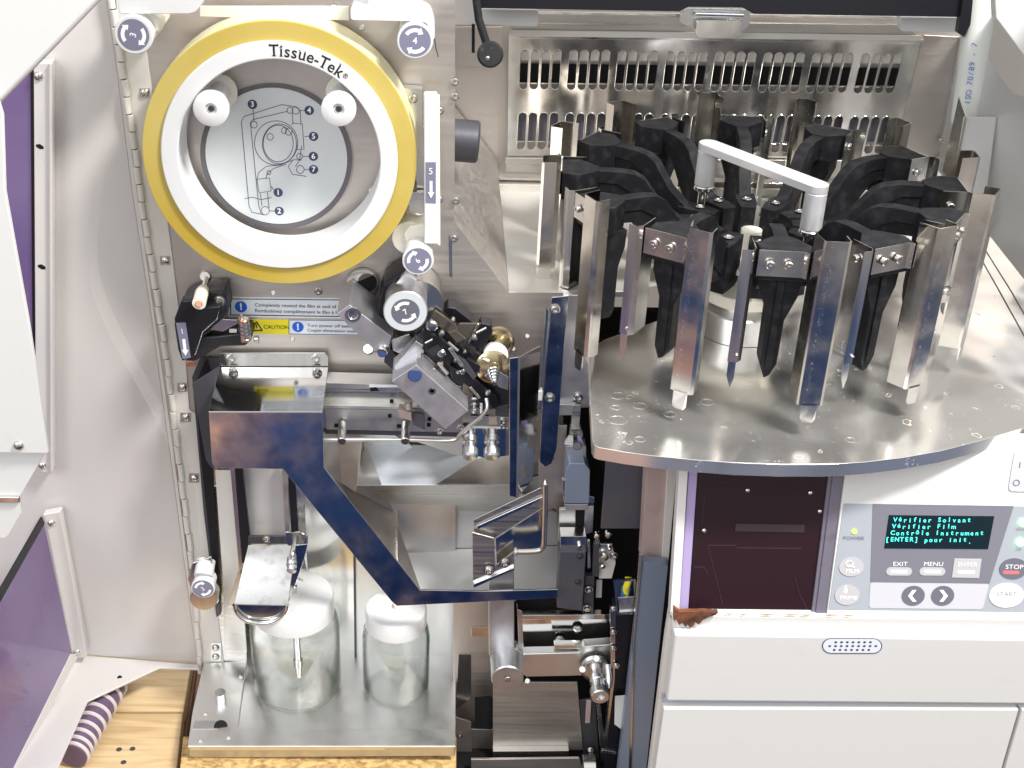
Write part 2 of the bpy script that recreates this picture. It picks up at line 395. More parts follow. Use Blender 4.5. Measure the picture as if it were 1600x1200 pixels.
spots(M['mirror'], 260, .07, 0, (.85, .85, .85), .6, .88)
spots(M['dull_mirror'], 260, .08, 0, (.85, .85, .85), .6, .84)
spots(M['white_paint'], 26, .04, 0, (.12, .11, .10), .6, .80)
spots(M['door_cream'], 20, .02, 0, (.12, .11, .10), .6, .85)

# thin walled jar glass: clear when seen face on, greener and more reflective towards the rim
gm = bpy.data.materials.new('jar_glass'); gm.use_nodes = True; gt = gm.node_tree; gt.nodes.clear()
lwn = gt.nodes.new('ShaderNodeLayerWeight'); lwn.inputs[0].default_value = .5
crp = gt.nodes.new('ShaderNodeValToRGB'); crp.color_ramp.elements[0].position = .6; crp.color_ramp.elements[0].color = (.985, .99, .985, 1); crp.color_ramp.elements[1].position = 1.0; crp.color_ramp.elements[1].color = (.20, .235, .22, 1)
gt.links.new(lwn.outputs['Facing'], crp.inputs[0])
tr_ = gt.nodes.new('ShaderNodeBsdfTransparent'); gt.links.new(crp.outputs[0], tr_.inputs[0])
gl_ = gt.nodes.new('ShaderNodeBsdfGlossy'); gl_.inputs['Roughness'].default_value = .02
pw_ = gt.nodes.new('ShaderNodeMath'); pw_.operation = 'POWER'; pw_.inputs[1].default_value = 6; lw2 = gt.nodes.new('ShaderNodeLayerWeight'); lw2.inputs[0].default_value = .5; gt.links.new(lw2.outputs['Facing'], pw_.inputs[0])
fr = gt.nodes.new('ShaderNodeMath'); fr.operation = 'MULTIPLY_ADD'; gt.links.new(pw_.outputs[0], fr.inputs[0]); fr.inputs[1].default_value = .8; fr.inputs[2].default_value = .05
nzg = gt.nodes.new('ShaderNodeTexNoise'); nzg.inputs['Scale'].default_value = 30; bpg = gt.nodes.new('ShaderNodeBump'); bpg.inputs['Strength'].default_value = .12; bpg.inputs['Distance'].default_value = .003
tcg = gt.nodes.new('ShaderNodeTexCoord'); gt.links.new(tcg.outputs['Object'], nzg.inputs[0]); gt.links.new(nzg.outputs[0], bpg.inputs['Height']); gt.links.new(bpg.outputs[0], gl_.inputs['Normal']); gt.links.new(bpg.outputs[0], lw2.inputs['Normal'])
mxg = gt.nodes.new('ShaderNodeMixShader'); gt.links.new(fr.outputs[0], mxg.inputs[0]); gt.links.new(tr_.outputs[0], mxg.inputs[1]); gt.links.new(gl_.outputs[0], mxg.inputs[2])
og = gt.nodes.new('ShaderNodeOutputMaterial'); gt.links.new(mxg.outputs[0], og.inputs[0]); M['glass'] = gm

# ------------------------------------------------------------------ lettering
def text(s, mat_, parent, P, right, nrm, size, name='lettering', align='CENTER', th=0.01, sx=1.0, bold=0.0, shear=0, spacing=1.0, vcen=False):
    cu = bpy.data.curves.new('t', 'FONT'); cu.body = s; cu.size = 1; cu.align_x = align; cu.align_y = 'CENTER' if vcen else 'BOTTOM_BASELINE'; cu.extrude = 0.0; cu.offset = bold; cu.shear = shear; cu.space_character = spacing
    cu.resolution_u = 3
    to = bpy.data.objects.new('t', cu); COL.objects.link(to)
    dg = bpy.context.evaluated_depsgraph_get(); me0 = bpy.data.meshes.new_from_object(to.evaluated_get(dg))
    right = Vector(right).normalized(); nrm = Vector(nrm).normalized(); up = nrm.cross(right); P = Vector(P)
    mb = MB(); k = size/0.72
    mb.v = [P+right*(v.co.x*k*sx)+up*(v.co.y*k)+nrm*th for v in me0.vertices]; mb.f = [list(f.vertices) for f in me0.polygons]
    bpy.data.objects.remove(to); bpy.data.curves.remove(cu); bpy.data.meshes.remove(me0)
    if not mb.v: return None
    o = mb.build(name, mat_, parent); return o
def flat(name, mat_, parent, pl, px, k, t=0.02, r=0):
    """thin printed patch lying k cm proud of plane pl"""
    return slab(name, mat_, parent, pl.off(k), px, t, bev=0, r=r)
def arc_arrow(mb, C, right, up, nrm, r, w, a0, a1, head, th):
    n = 12; pts = []; s = 1 if a1 > a0 else -1
    ah = a1-s*head
    P = lambda rr, a: C+right*(rr*math.cos(a))+up*(rr*math.sin(a))+nrm*th
    outer = [P(r+w/2, a0+(ah-a0)*i/n) for i in range(n+1)]; inner = [P(r-w/2, a0+(ah-a0)*i/n) for i in range(n+1)]
    b = len(mb.v); mb.v += outer+inner
    for i in range(n): mb.f.append([b+i, b+i+1, b+n+1+i+1, b+n+1+i])
    b = len(mb.v); mb.v += [P(r+w*1.05, ah), P(r-w*1.05, ah), P(r, a1+s*.05)]; mb.f.append([b, b+1, b+2])
def roller_label(parent, C, r, char, rot=0, face='label_grey', ccw=False):
    """printed disc with two curved arrows and the number, facing -Y"""
    C = Vector(C); nrm = Vector((0, -1, 0)); right = Vector((math.cos(rot), 0, math.sin(rot))); up = nrm.cross(right)
    k = 32; MB().prism([C+right*(r*math.cos(2*math.pi*i/k))+up*(r*math.sin(2*math.pi*i/k))+nrm*.015 for i in range(k)], -nrm*.02).build('label', M[face], parent)
    mb = MB(); d = -1 if not ccw else 1
    for off in (0, math.pi): arc_arrow(mb, C, right, up, nrm, r*.68, r*.24, off+(2.5 if not ccw else .6), off+(.75 if not ccw else 2.4), .42, .028)
    mb.build('arrow_mark', M['white_ink'], parent)
    if char: text(char, M['white_ink'], parent, C+nrm*.016, right, nrm, r*.42, name='number', vcen=True, bold=.01)
# ================================================================== ground: wooden pallet deck and chipboard
b = MB(); pine = []
def ground(name, px, Z, t, mt):
    o = slab(name, M[mt], None, H(Z), px, t, bev=.15); return structure(o)
ground('pallet_board_floor', [(60, 1114), (286, 1114), (262, 1330), (-60, 1330)], -4.0, 2, 'pine')
ground('pallet_board_floor', [(60, 1020), (302, 1020), (287, 1111), (60, 1111)], -4.0, 2, 'pine')
ground('chipboard_floor', [(286, 1150), (713, 1150), (713, 1330), (268, 1330)], -2.0, 1.6, 'osb')
ground('pallet_edge', [(302, 1020), (307, 1040), (268, 1330), (255, 1330)], -5.6, 1.5, 'dark_wood')
structure(MB().bx(-75, 90, -35, 60, -12, -10).build('ground', M['dark_wood'], None))
# a few nail heads in the pallet
nl = MB()
for x, y in ((186, 1171), (207, 1170), (193, 1191)):
    P = G(x, y, -4); nl.cyl(P-Vector((0, 0, .3)), P+Vector((0, 0, .03)), .35, seg=14)
structure(nl.build('pallet_nail_floor', M['dark_metal'], None))

# ================================================================== cabinet: back walls, vent, deck, lid, front and control panel
cab = thing('coverslipper_cabinet', 'off white laboratory coverslipper cabinet with control panel, vented steel back and open carousel bay', 'laboratory machine', (35, 20, 0))
# back wall
slab('back_wall', M['plate_steel'], cab, V(31), [(690, -60), (1640, -60), (1640, 420), (690, 420)], .3, bev=0)
# vented steel panel with two rows of long slots
def slot(pl, x, y0, y1, w, k=6):
    P0, P1 = pl.p(x, y0+w/2), pl.p(x+(y0-y1)*((x-675)/3600), y1-w/2); r = pl.px(x, y0, w/2); u = Vector((1, 0, 0)); a = Vector((0, 0, 1))
    return [P0+u*(r*math.cos(math.pi*i/k))+a*(r*math.sin(math.pi*i/k)) for i in range(k+1)] + [P1-u*(r*math.cos(math.pi*i/k))-a*(r*math.sin(math.pi*i/k)) for i in range(k+1)]
pl = V(29.6); holes = []; rim = []
for g in range(8):
    for k in range(4):
        x = 820+g*76.2+k*16.9
        for (y0, y1) in ((77+g*.9, 140+g*.9), (175+g*.9, 234+g*.9)):
            xx = x-(y0-77)*((x-675)/3900); holes.append(slot(pl, xx, y0, y1, 13.2))
pts = [pl.p(*q) for q in ((795, 58), (1442, 67), (1396, 262), (1330, 249.), (793, 245))]
rr = MB().prism(pts, (0, .15, 0), holes)
for h in holes: rr.tube([p+Vector((0, -.02, 0)) for p in h]+[h[0]+Vector((0, -.02, 0))], .03, 5)
vent = rr.build('vent_panel', M['vent_steel'], cab, smooth=True)
slab('vent_flange', M['bright_steel'], cab, V(28.9), [(795, 54), (1444, 62), (1443, 68), (795, 60)], .8)
slab('duct_strip', M['cream'], cab, V(30.7), [(800, 80), (1440, 86), (1440, 100), (800, 94)], .1)
slab('duct_opening', M['void'], cab, V(30.5), [(806, 99), (1425, 107), (1420, 134), (806, 129)], .1)
slab('duct_opening', M['slate'], cab, V(30.5), [(806, 176), (1400, 186), (1395, 222), (806, 220)], .1)
for y in (129, 220): slab('duct_rail', M['bright_steel'], cab, V(30.2), [(800, y), (1420, y+7), (1420, y+9), (800, y+2)], .1)
# ledge below the vent, wall under it
slab('vent_ledge', M['steel'], cab, V(29.0), [(790, 247), (1330, 251), (1395, 264), (1392, 285), (848, 270), (790, 268)], .2)
slab('rear_ledge', M['bright_steel'], cab, H(46.6), [(777, 268), (1470, 282), (1480, 292), (777, 277)], .3)
slab('rear_lower_wall', M['deck_steel'], cab, V(27.0), [(775, 288), (1480, 300), (1480, 440), (775, 420)], .2)
for y in (302, 330): slab('rear_rib', M['bright_steel'], cab, V(26.6), [(775, y), (1480, y+12), (1480, y+17), (775, y+5)], .3)
# strips and latch above the vent, black lid
slab('top_strip', M['steel'], cab, V(27.5), [(740, 20), (1072, 24), (1072, 40), (740, 34)], .4)
slab('top_strip', M['bright_steel'], cab, V(27.0), [(740, 17), (1500, 27), (1500, 31), (740, 21)], .5)
slab('top_strip', M['steel'], cab, V(27.8), [(800, 36), (1072, 39), (1072, 51), (800, 48)], .5)
slab('top_strip', M['steel'], cab, V(27.8), [(1155, 36), (1412, 39), (1440, 58), (1158, 53)], .5)
slab('top_strip', M['cream'], cab, V(27.3), [(797, 47), (1440, 56), (1440, 64), (797, 57)], .4)
slab('latch_plate', M['zinc'], cab, V(25.5), [(1072, 13), (1172, 15), (1172, 40), (1155, 53), (1085, 53), (1085, 40), (1062, 38), (1062, 24)], .4, r=.4)
slab('latch_hook', M['bright_steel'], cab, V(24.5), [(1088, 31), (1160, 32), (1158, 60), (1088, 60)], .8, r=.5)
o = MB().cyl(A(1086, 25, 24.6), A(1162, 27, 24.6), .33).build('latch_pin', M['zinc'], cab)
slab('trim_block', M['white_plastic'], cab, V(24.0), [(752, 14), (841, 16), (841, 36), (838, 41), (752, 38)], 1.5, r=.2)
slab('trim_block', M['white_plastic'], cab, V(24.0), [(1408, 27), (1500, 28), (1497, 50), (1408, 49)], 1.5, r=.2)
lid = slab('lid_underside', M['black'], cab, V(21), [(735, -60), (1540, -60), (1506, 27), (1178, 22), (1160, 12), (1076, 11), (1062, 18), (750, 13)], 3, bev=.1)
slab('lid_side', M['black'], cab, V(20.5), [(1510, -40), (1560, -40), (1506, 58), (1497, 52)], 1.0)
# gas strut with round knob at the left of the lid
mb = MB().tube([A(742, -20, 19), A(748, 30, 19), A(764, 80, 18.6)], .42).build('lid_strut', M['black_plastic'], cab)
MB().cyl(A(766, 85, 17.6), A(766, 85, 20), 1.32, seg=36, ch=.2).build('strut_knob', M['black_plastic'], cab); panhead(cab, 762, 91, V(17.6), .25)
slab('lid_strap', M['black'], cab, V(25), [(737, 38), (742, 38), (742, 83), (737, 83)], .3)
slab('cream_corner', M['cream'], cab, V(26), [(690, -20), (752, -20), (752, 40), (690, 38)], 1)
slab('wall_plate', M['plate_steel'], cab, V(29.8), [(712, 42), (785, 42), (785, 103), (712, 103)], .2)
# left slope of the bay and the raised deck
fac('bay_side_wall', M['plate_steel'], cab, [(690, 140, 30.5), (777, 250, 30.5), (795, 457, 0.4), (690, 328, 0.4)], .3)
slab('bay_deck', M['deck_steel'], cab, H(46), [(777, 252), (1040, 262), (1040, 440), (1000, 446), (985, 455), (795, 455)], .35, bev=.05)
slab('deck_lip', M['dark_metal'], cab, V(.35), [(797, 458), (985, 458), (985, 464), (799, 464)], .3)
MB().cyl(A(700, 218, 10), A(748, 222, 10), 2.05, seg=36, ch=.2).build('rubber_stop', M['dark_metal'], cab)
# right of the bay
slab('rear_right_sheet', M['plate_steel'], cab, V(29.3), [(1444, 55), (1505, 58), (1470, 254), (1397, 250)], .3)
MB().tube([A(1505, 40, 29), A(1470, 235, 29), A(1463, 252, 28.9), A(1450, 252, 28.9), A(1390, 250, 28.9)], .12).build('sheet_seam', M['bright_steel'], cab)
fac('right_wall', M['wall_alu'], cab, [(1500, 56, 29.2), (1760, -120, -6), (1760, 640, -14), (1462, 262, 29.2)], .3)
slab('right_wall_sheet', M['wall_alu'], cab, V(15), [(1506, 183), (1557, 184), (1530, 388), (1472, 400)], .2)
fac('bent_plate', M['channel_steel'], cab, [(1498, 150, 17), (1509, 183, 14.8), (1490, 290, 14.8), (1472, 268, 17)], .15)
for (x, y) in ((1497, 112), (1471, 220)): screw(cab, x, y, 28.8, .3)
slab('wall_slot', M['void'], cab, V(19), [(1557, 185), (1559, 185), (1551, 232), (1548, 232)], .1, bev=0)
# hole behind the hose
slab('hose_hole', M['void'], cab, V(22), [(1525, 80), (1560, 95), (1555, 182), (1515, 178)], .1, bev=0)
# black sheets added behind the transport column: unlit interior, no light leaks
MB().bx(3, 15.5, 13, 14, -12, 45.5).build('void_backdrop', M['void'], cab)
MB().bx(15.6, 60, 13, 14, -12, 38).build('void_backdrop', M['void'], cab)
MB().bx(2.5, 27, -19, 14, -9.5, -8.5).build('void_backdrop_floor', M['void'], cab)
slab('grey_inner_door', M['slate'], cab, V(-6), [(947, 714), (1012, 714), (1006, 826), (939, 826)], .3)
slab('door_pillar', M['pinkish'], cab, V(-9), [(1012, 700), (1050, 700), (1037, 884), (1002, 878)], 2)
slab('door_pillar', M['cream'], cab, V(-9.4), [(1045, 700), (1061, 700), (1044, 884), (1034, 884)], 2)
slab('blue_pillar', M['bluish'], cab, V(-11), [(1004, 878), (1044, 884), (1006, 1240), (962, 1240)], 1.2)
slab('pillar_edge', M['bright_steel'], cab, V(-11.2), [(999, 866), (1005, 866), (992, 1000), (986, 1240), (981, 1240), (989, 1000)], .3)
MB().bx(27, 28.2, -14, 8, -10, 38).build('void_backdrop_side', M['void'], cab)  # black side sheet added to keep the interior dark

# front: reclined upper face
RC = math.radians(17); ZC = A(1300, 960, -19).z
CP = Plane((0, -19, ZC), (0, -math.cos(RC), math.sin(RC)))
UPC = CP.N.cross(Vector((1, 0, 0)))
def cs(name, m_, px, k=0, t=.3, bev=.05, r=0, parent=None): return slab(name, M[m_], parent or cab, CP.off(k), px, t, bev=bev, r=r)
cs('window_frame', 'white_paint', [(1063, 706), (1077, 706), (1061, 962), (1047, 962)], 0, 1.2)
cs('pane_edge_sheen', 'lavender', [(1078, 708), (1092, 708), (1075, 956), (1061, 956)], -.3, .5)  # pale strip: the pane edge's reflection painted in lavender
win = cs('acrylic_window', 'pane_dark', [(1092, 708), (1302, 712), (1276, 957), (1075, 956)], -.6, .25)
cs('window_post', 'lavender_grey', [(1306, 706), (1323, 706), (1292, 962), (1274, 962)], -.2, 1.0)
cs('window_post', 'lavender_grey', [(1299, 708), (1307, 708), (1277, 958), (1268, 958)], -.35, .4)
# faint bay parts drawn dim on the face of the dark window
for px in ([(1150, 818), (1258, 820), (1256, 832), (1148, 830)],): cs('bay_bar', 'pane_ghost', px, -.52, .04, parent=win, bev=0)
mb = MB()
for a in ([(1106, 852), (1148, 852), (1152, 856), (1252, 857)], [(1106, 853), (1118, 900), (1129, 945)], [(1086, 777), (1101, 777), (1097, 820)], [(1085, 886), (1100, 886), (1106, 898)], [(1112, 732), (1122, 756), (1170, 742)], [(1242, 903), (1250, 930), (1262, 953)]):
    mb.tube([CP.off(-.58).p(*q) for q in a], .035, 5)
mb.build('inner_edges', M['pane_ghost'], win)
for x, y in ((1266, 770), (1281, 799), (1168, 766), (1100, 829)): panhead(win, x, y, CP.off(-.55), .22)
panel = cs('front_panel', 'white_paint', [(1328, 682), (1760, 684), (1760, 966), (1292, 960)], 0, 1.4)
# slot between posts filled above the window
ctl = cs('control_panel', 'panel_blue', [(1318.5, 787), (1640, 792), (1640, 956), (1295, 952)], .06, .2, bev=0)
K = .1
cs('menu_field', 'panel_grey', [(1364, 787.5), (1584, 790.8), (1546, 912), (1360, 909.6)], K, .05, 0, parent=ctl)
cs('arrow_field', 'panel_light', [(1360, 910), (1546, 912.3), (1535.6, 952), (1358, 950)], K, .05, 0, r=.3, parent=ctl)
disp = cs('display', 'display_black', [(1389, 805), (1553.6, 806.7), (1543.8, 858), (1381.8, 856.9)], K+.05, .1, 0, parent=ctl)
KP = CP.off(K+.005); DP = CP.off(K+.06)
RX = Vector((1, 0, 0))
def ctext(s, x, y, hpx, m_, pl=None, par=None, sx=1, name='lettering', **kw):
    pl = pl or KP.off(.03); return text(s, M[m_], par or ctl, pl.p(x, y), RX, CP.N, pl.px(x, y, hpx), sx=sx, vcen=True, name=name, **kw)
def monoline(s, x0, x1, y, h, par):
    """one row of the vacuum display, characters on a fixed pitch"""
    n = len(s); mb = MB()
    for i, ch in enumerate(s):
        if ch == ' ': continue
        x = x0+(x1-x0)*(i+.5)/n; up = .12*h if ch in 'éô' else 0
        if ch in 'p': up = -.18*h
        if ch == '.': up = -.45*h
        if ch in 'aceimnorsuv' : up = -.12*h
        o = ctext(ch, x, y-up, h, 'display_glow', DP, None, sx=1.0 if ch not in 'ilrft[].I' else 1.15, bold=.018)
        me = o.data; c = WPOS[o.name]; b_ = len(mb.v); mb.v += [v.co/S+c for v in me.vertices]; mb.f += [[k+b_ for k in p.vertices] for p in me.polygons]
        bpy.data.objects.remove(o)
    mb.build('display_text', M['display_glow'], par)
monoline('Vérifier Solvant', 1395, 1518, 812.3, 7.2, ctl); monoline('Vérifier Film', 1393, 1494, 822.5, 7.2, ctl)
monoline('Contrôle Instrument', 1391, 1538, 832.6, 7.2, ctl); monoline('[ENTER] pour init.', 1382.5, 1519, 843, 7.2, ctl)
def disc(name, m_, x, y, rx, k=.0, t=.08, par=None, ry=None):
    pl = KP.off(k); c = pl.p(x, y); R1 = pl.px(x, y, rx); R2 = R1 if ry is None else pl.px(x, y, ry)
    pts = [c+RX*(R1*math.cos(i*math.pi/18))+UPC*(R2*math.sin(i*math.pi/18)) for i in range(36)]
    return MB().prism(pts, -CP.N*t).build(name, M[m_], par or ctl)
disc('power_lamp', 'led_lime', 1335, 830.7, 4, .05); ctext('POWER', 1334, 841, 5.6, 'panel_grey', sx=1.25)
fb = disc('button', 'key_grey', 1330.6, 886, 19.5, .03, ry=15.5); ctext('FILM', 1332, 892.5, 6.5, 'white_ink', par=fb, pl=KP.off(.04), sx=1.2)
mb = MB(); c = KP.off(.06).p(1327, 881); mb.tube([c+RX*(.30*math.cos(i*.35+5.4))+UPC*(.28*math.sin(i*.35+5.4)) for i in range(18)]+[c+RX*.5-UPC*.3], .045, 5); mb.build('film_symbol', M['white_ink'], fb)
pb = disc('button', 'key_grey', 1324, 930, 19.5, .03, ry=16.5); ctext('PRIME', 1326, 934, 6.2, 'white_ink', par=pb, pl=KP.off(.04), sx=1.2)
mb = MB(); c = KP.off(.05).p(1321.5, 922.5); mb.prism([c+UPC*.55]+[c+RX*(.17*math.cos(a))+UPC*(.17*math.sin(a)-.1) for a in (2.9, 3.6, 4.4, 5.0, 5.8, 6.5)], -CP.N*.02); mb.build('drop_symbol', M['white_ink'], pb)
def pill(name, m_, x, y, w, h, k, par):
    pl = KP.off(k); c = pl.p(x, y); a = pl.px(x, y, (w-h)/2); r = pl.px(x, y, h/2)*1.12; q = 8
    pts = [c+RX*(a+r*math.sin(math.pi*i/q))+UPC*(r*math.cos(math.pi*i/q)) for i in range(q+1)]+[c+RX*(-a-r*math.sin(math.pi*i/q))-UPC*(r*math.cos(math.pi*i/q)) for i in range(q+1)]
    return MB().prism(pts, -CP.N*.05).build(name, M[m_], par)
for s, x in (('EXIT', 1405), ('MENU', 1457)):
    ctext(s, x+1.5, 881.5, 7, 'white_ink', sx=1.15); q = pill('button', 'key_grey', x, 893, 39, 12, .04, ctl); pill('button_bar', 'white_ink', x, 893.3, 26, 4.2, .06, q)
eb = slab('button', M['key_grey'], ctl, KP.off(.05), [(1491.5, 873), (1534, 873.5), (1530, 903.5), (1487.5, 902.6)], .08, bev=.02); ctext('ENTER', 1511.5, 882.5, 6.6, 'white_ink', par=eb, pl=KP.off(.08), sx=1.15); pill('button_bar', 'white_ink', 1510, 893.7, 27, 4.2, .07, eb)
for x, s in ((1427, -1), (1473, 1)):
    q = disc('button', 'key_dark', x, 931, 18, .04, ry=16.5); pl = KP.off(.07)
    a = [pl.p(x-s*5+0*s, 922), pl.p(x+s*1, 922), pl.p(x+s*8, 931), pl.p(x+s*1, 940), pl.p(x-s*5, 940), pl.p(x+s*2, 931)]
    MB().prism(a, -CP.N*.02, [[a[5]]] if False else ()).build('arrow_mark', M['white_ink'], q)
st = disc('button', 'key_dark', 1584, 888.6, 22, .04, ry=17); ctext('STOP', 1585, 886, 7.4, 'white_ink', par=st, pl=KP.off(.05), sx=1.15); pill('button_bar', 'key_red', 1580, 894.5, 25, 4.6, .06, st)
sb = disc('button', 'white_ink', 1573, 930.5, 27, .04, ry=20); ctext('START', 1573, 928.5, 6.8, 'panel_grey', par=sb, pl=KP.off(.05), sx=1.15); pill('button_bar', 'key_cyan', 1568, 938.5, 24, 4, .06, sb)
for x, y in ((1598, 817), (1594, 847.5)): disc('status_lamp', 'led_green', x, y, 6.5, .06)
ctext('DOOR', 1596, 827, 4, 'panel_grey'); ctext('LID', 1592, 858, 4, 'panel_grey')
sw = cs('power_switch', 'panel_light', [(1586, 703), (1660, 705), (1650, 770), (1575, 767.5)], .12, .2, 0, r=.5)
text('I', M['panel_grey'], sw, CP.off(.15).p(1593.5, 727), RX, CP.N, .55, vcen=True); text('O', M['panel_grey'], sw, CP.off(.15).p(1588, 755), RX, CP.N, .62, vcen=True)
# lower front
slab('front_ledge', M['white_paint'], cab, V(-19.4), [(1050, 962), (1760, 970), (1760, 1000), (1050, 989)], 1.2, bev=.12)
lf = slab('lower_front_panel', M['white_paint'], cab, V(-20.4), [(1054, 991), (1760, 1001), (1760, 1102), (1041, 1096)], 1.4, bev=.25)
slab('grey_stripe', M['stripe_grey'], cab, V(-19.6), [(1036, 1090), (1760, 1096), (1760, 1115), (1034, 1112)], .5, bev=0)
slab('lower_front_panel', M['white_paint'], cab, V(-20.4), [(1037, 1107.5), (1592, 1109), (1548, 1260), (1015, 1260)], 1.4, bev=.1)
slab('lower_front_panel', M['white_paint'], cab, V(-20.4), [(1597, 1109), (1760, 1112), (1760, 1260), (1553, 1260)], 1.4, bev=.1)
slab('front_side_edge', M['cream'], cab, V(-19.0), [(1046, 960), (1058, 990), (1036, 1100), (1012, 1260), (1008, 1260), (1040, 1000)], 1.0)
slab('panel_gap', M['dark_metal'], cab, V(-19.3), [(1585, 1100), (1610, 1100), (1565, 1260), (1540, 1260)], .3, bev=0)
# corroded corner under the window
rg = random.Random(4)
edge = [(1053, 950), (1062, 957)]+[(1062+i*7.5, 957+rg.uniform(-1, .6)) for i in range(1, 9)]
low = [(1118, 961), (1108, 964), (1098, 969), (1092, 976), (1086, 972), (1084, 978), (1079, 981), (1074, 976), (1071, 980), (1066, 973), (1061, 977), (1057, 968), (1053, 970)]
slab('rust_patch', M['rust'], cab, V(-19.75), edge+low, .5, bev=0)
for i in range(7):
    x = 1130+i*31+rg.uniform(-8, 8); slab('rust_patch', M['rust_stain'], cab, V(-19.46), [(x, 959.5+i*.4), (x+rg.uniform(6, 22), 959.6+i*.4), (x+rg.uniform(2, 12), 960.6+i*.4)], .1, bev=0)
# dotted oval badge
pl = V(-20.42)
def oval(k, x0, x1, y0, y1, mt, par):
    p = pl.off(k); q = 10; ym = (y0+y1)/2; ry = (y1-y0)/2; pts = []
    for i in range(q+1): a = -math.pi/2+math.pi*i/q; pts.append(p.p(x1-ry*1.2+ry*1.2*math.cos(a), ym+ry*math.sin(a)))
    for i in range(q+1): a = math.pi/2+math.pi*i/q; pts.append(p.p(x0+ry*1.2+ry*1.2*math.cos(a), ym+ry*math.sin(a)))
    return MB().prism(pts, (0, .03, 0)).build('badge', M[mt], par)
bd = oval(.02, 1284.5, 1378.5, 997.5, 1021.5, 'print_navy', cab); oval(.04, 1286, 1377, 998.8, 1020.2, 'sticker', bd)
mb = MB()
for y, x0, n in ((1003.6, 1306, 7), (1009.6, 1296.5, 9), (1015.6, 1303.5, 7)):
    for i in range(n):
        c = pl.off(.05).p(x0+i*9, y); mb.prism([c+RX*(.13*math.cos(k*math.pi/6))+Vector((0, 0, .12*math.sin(k*math.pi/6))) for k in range(12)], (0, .01, 0))
mb.build('badge_dots', M['print_navy'], bd)
# right cover corner
rc = thing('right_cover', 'white slanted cover corner at the top right beside the hose', 'machine cover', A(1600, 100, 0))
slab('cover_sheet', M['white_paint'], rc, V(2), [(1552, -60), (1760, -60), (1760, 300), (1556, 28)], 1.2, bev=.15)
fac('cover_return', M['cream'], rc, [(1554, 26, 3.3), (1760, 300, 3.3), (1760, 395, 12), (1545, 95, 12)], .2)
# ------------------------------------------------------------------ round steel table
tb = thing('steel_table', 'rounded brushed stainless steel table under the slide carousel, with dried splash rings', 'steel tray', G(1270, 600, 39.4))
arc = [(926, 690), (929, 696), (936, 699), (975, 706), (1020, 712), (1080, 718), (1150, 723), (1220, 725.5), (1290, 725.5), (1350, 722), (1410, 715), (1470, 704.5), (1530, 689), (1600, 668), (1700, 628), (1760, 560)]
slab('table_plate', M['table_steel'], tb, H(39.4), arc+[(1760, 390), (1500, 345), (1030, 345), (1030, 500), (945, 530), (921, 545), (919, 570)], 1.25, bev=.04)
AP = [H(39.34).p(*q) for q in arc[:14]]+[H(39.34).p(1640, 656)]
MB().prism([p+Vector((-.02, -.05, 0)) for p in AP]+[p+Vector((0, .25, 0)) for p in reversed(AP)], (0, 0, -1.18)).build('table_rim', M['mirror'], tb)
mb = MB()
for a in ([(1522, 385), (1560, 452), (1620, 560)], [(1528, 372), (1580, 455), (1640, 560)]): mb.tube([G(x, y, 39.42) for x, y in a], .07, 6)
mb.build('table_seam', M['dark_metal'], tb)
for x, y, n_ in ((965, 618, 9), (984, 620, 5), (1000, 634, 8), (1047, 647, 7), (965, 656, 11), (962, 636, 6), (1000, 686, 6), (1330, 687, 6), (1105, 628, 8)):
    c = G(x, y, 39.43); r = n_*.052*1.5
    MB().tube([c+Vector((r*(1+.12*math.sin(3*i))*math.cos(i*math.pi/9), r*.9*math.sin(i*math.pi/9), 0)) for i in range(19)], .016, 5).build('splash_ring', M['steel'], tb)
slab('under_table_strip', M['void'], cab, V(-2), [(935, 712), (1075, 722), (1068, 742), (940, 735)], .2, bev=0)  # flat black strip below the table rim

# ================================================================== slide carousel
HC = Vector((30.8, 6.0, 0)); ZT = 55.8
car = thing('slide_carousel', 'round carousel of twelve black arms holding folded steel slide channels, silver lifting handle on top', 'slide carousel', HC+Vector((0, 0, 39.4)))
def cpart(name, mb, m_, par, bev=0): return mb.build(name, M[m_], par, bev, origin=HC)
hub = MB().lathe([(3.9, 40.6), (3.9, 42.9), (3.7, 43.1), (1.5, 43.1)], HC, (0, 0, 1), 48); hub.lathe([(3.2, 39.45), (3.2, 40.3), (2.4, 40.6), (2.4, 42.6)], HC, (0, 0, 1), 40)
cpart('spindle_base', MB().lathe([(3.9, 39.45), (3.9, 42.1), (3.75, 42.25), (2.6, 42.25), (2.6, 43)], HC, (0, 0, 1), 48), 'aluminium', car)
cpart('spindle_neck', MB().lathe([(2.3, 42.2), (2.3, 43.4)], HC, (0, 0, 1), 40), 'black', car)
cpart('hub_flange', MB().lathe([(1.2, 43.0), (4.15, 43.4), (4.25, 43.6), (4.25, 44.6), (4.0, 44.8), (3.0, 45.2), (1.7, 47.4), (1.0, 49.8), (1.0, 50.3)], HC, (0, 0, 1), 48), 'ivory', car)
cpart('hub_plate', MB().lathe([(.8, 47.4), (4.9, 47.4), (4.9, 47.9), (.8, 47.9)], HC, (0, 0, 1), 40), 'ivory', car)

def RT(r, t, z):
    r = r if r <= 8 else r+1.6*min(1, (r-8)/4)
    return HC+Vector((t, -r, z))       # arm frame: r outwards (towards -Y), t tangential, z height
def wprof(prof, t0, t1):  # profile in (r,z) extruded over t
    pts = [RT(r, t0, z) for r, z in prof]; return pts, Vector((t1-t0, 0, 0))
arm = MB()
# inner block
arm.prism([RT(r, t, 46.4) for r, t in ((3.7, -.72), (5.2, -.98), (7.6, -.98), (7.6, .98), (5.2, .98), (3.7, .72))], (0, 0, 4.8))
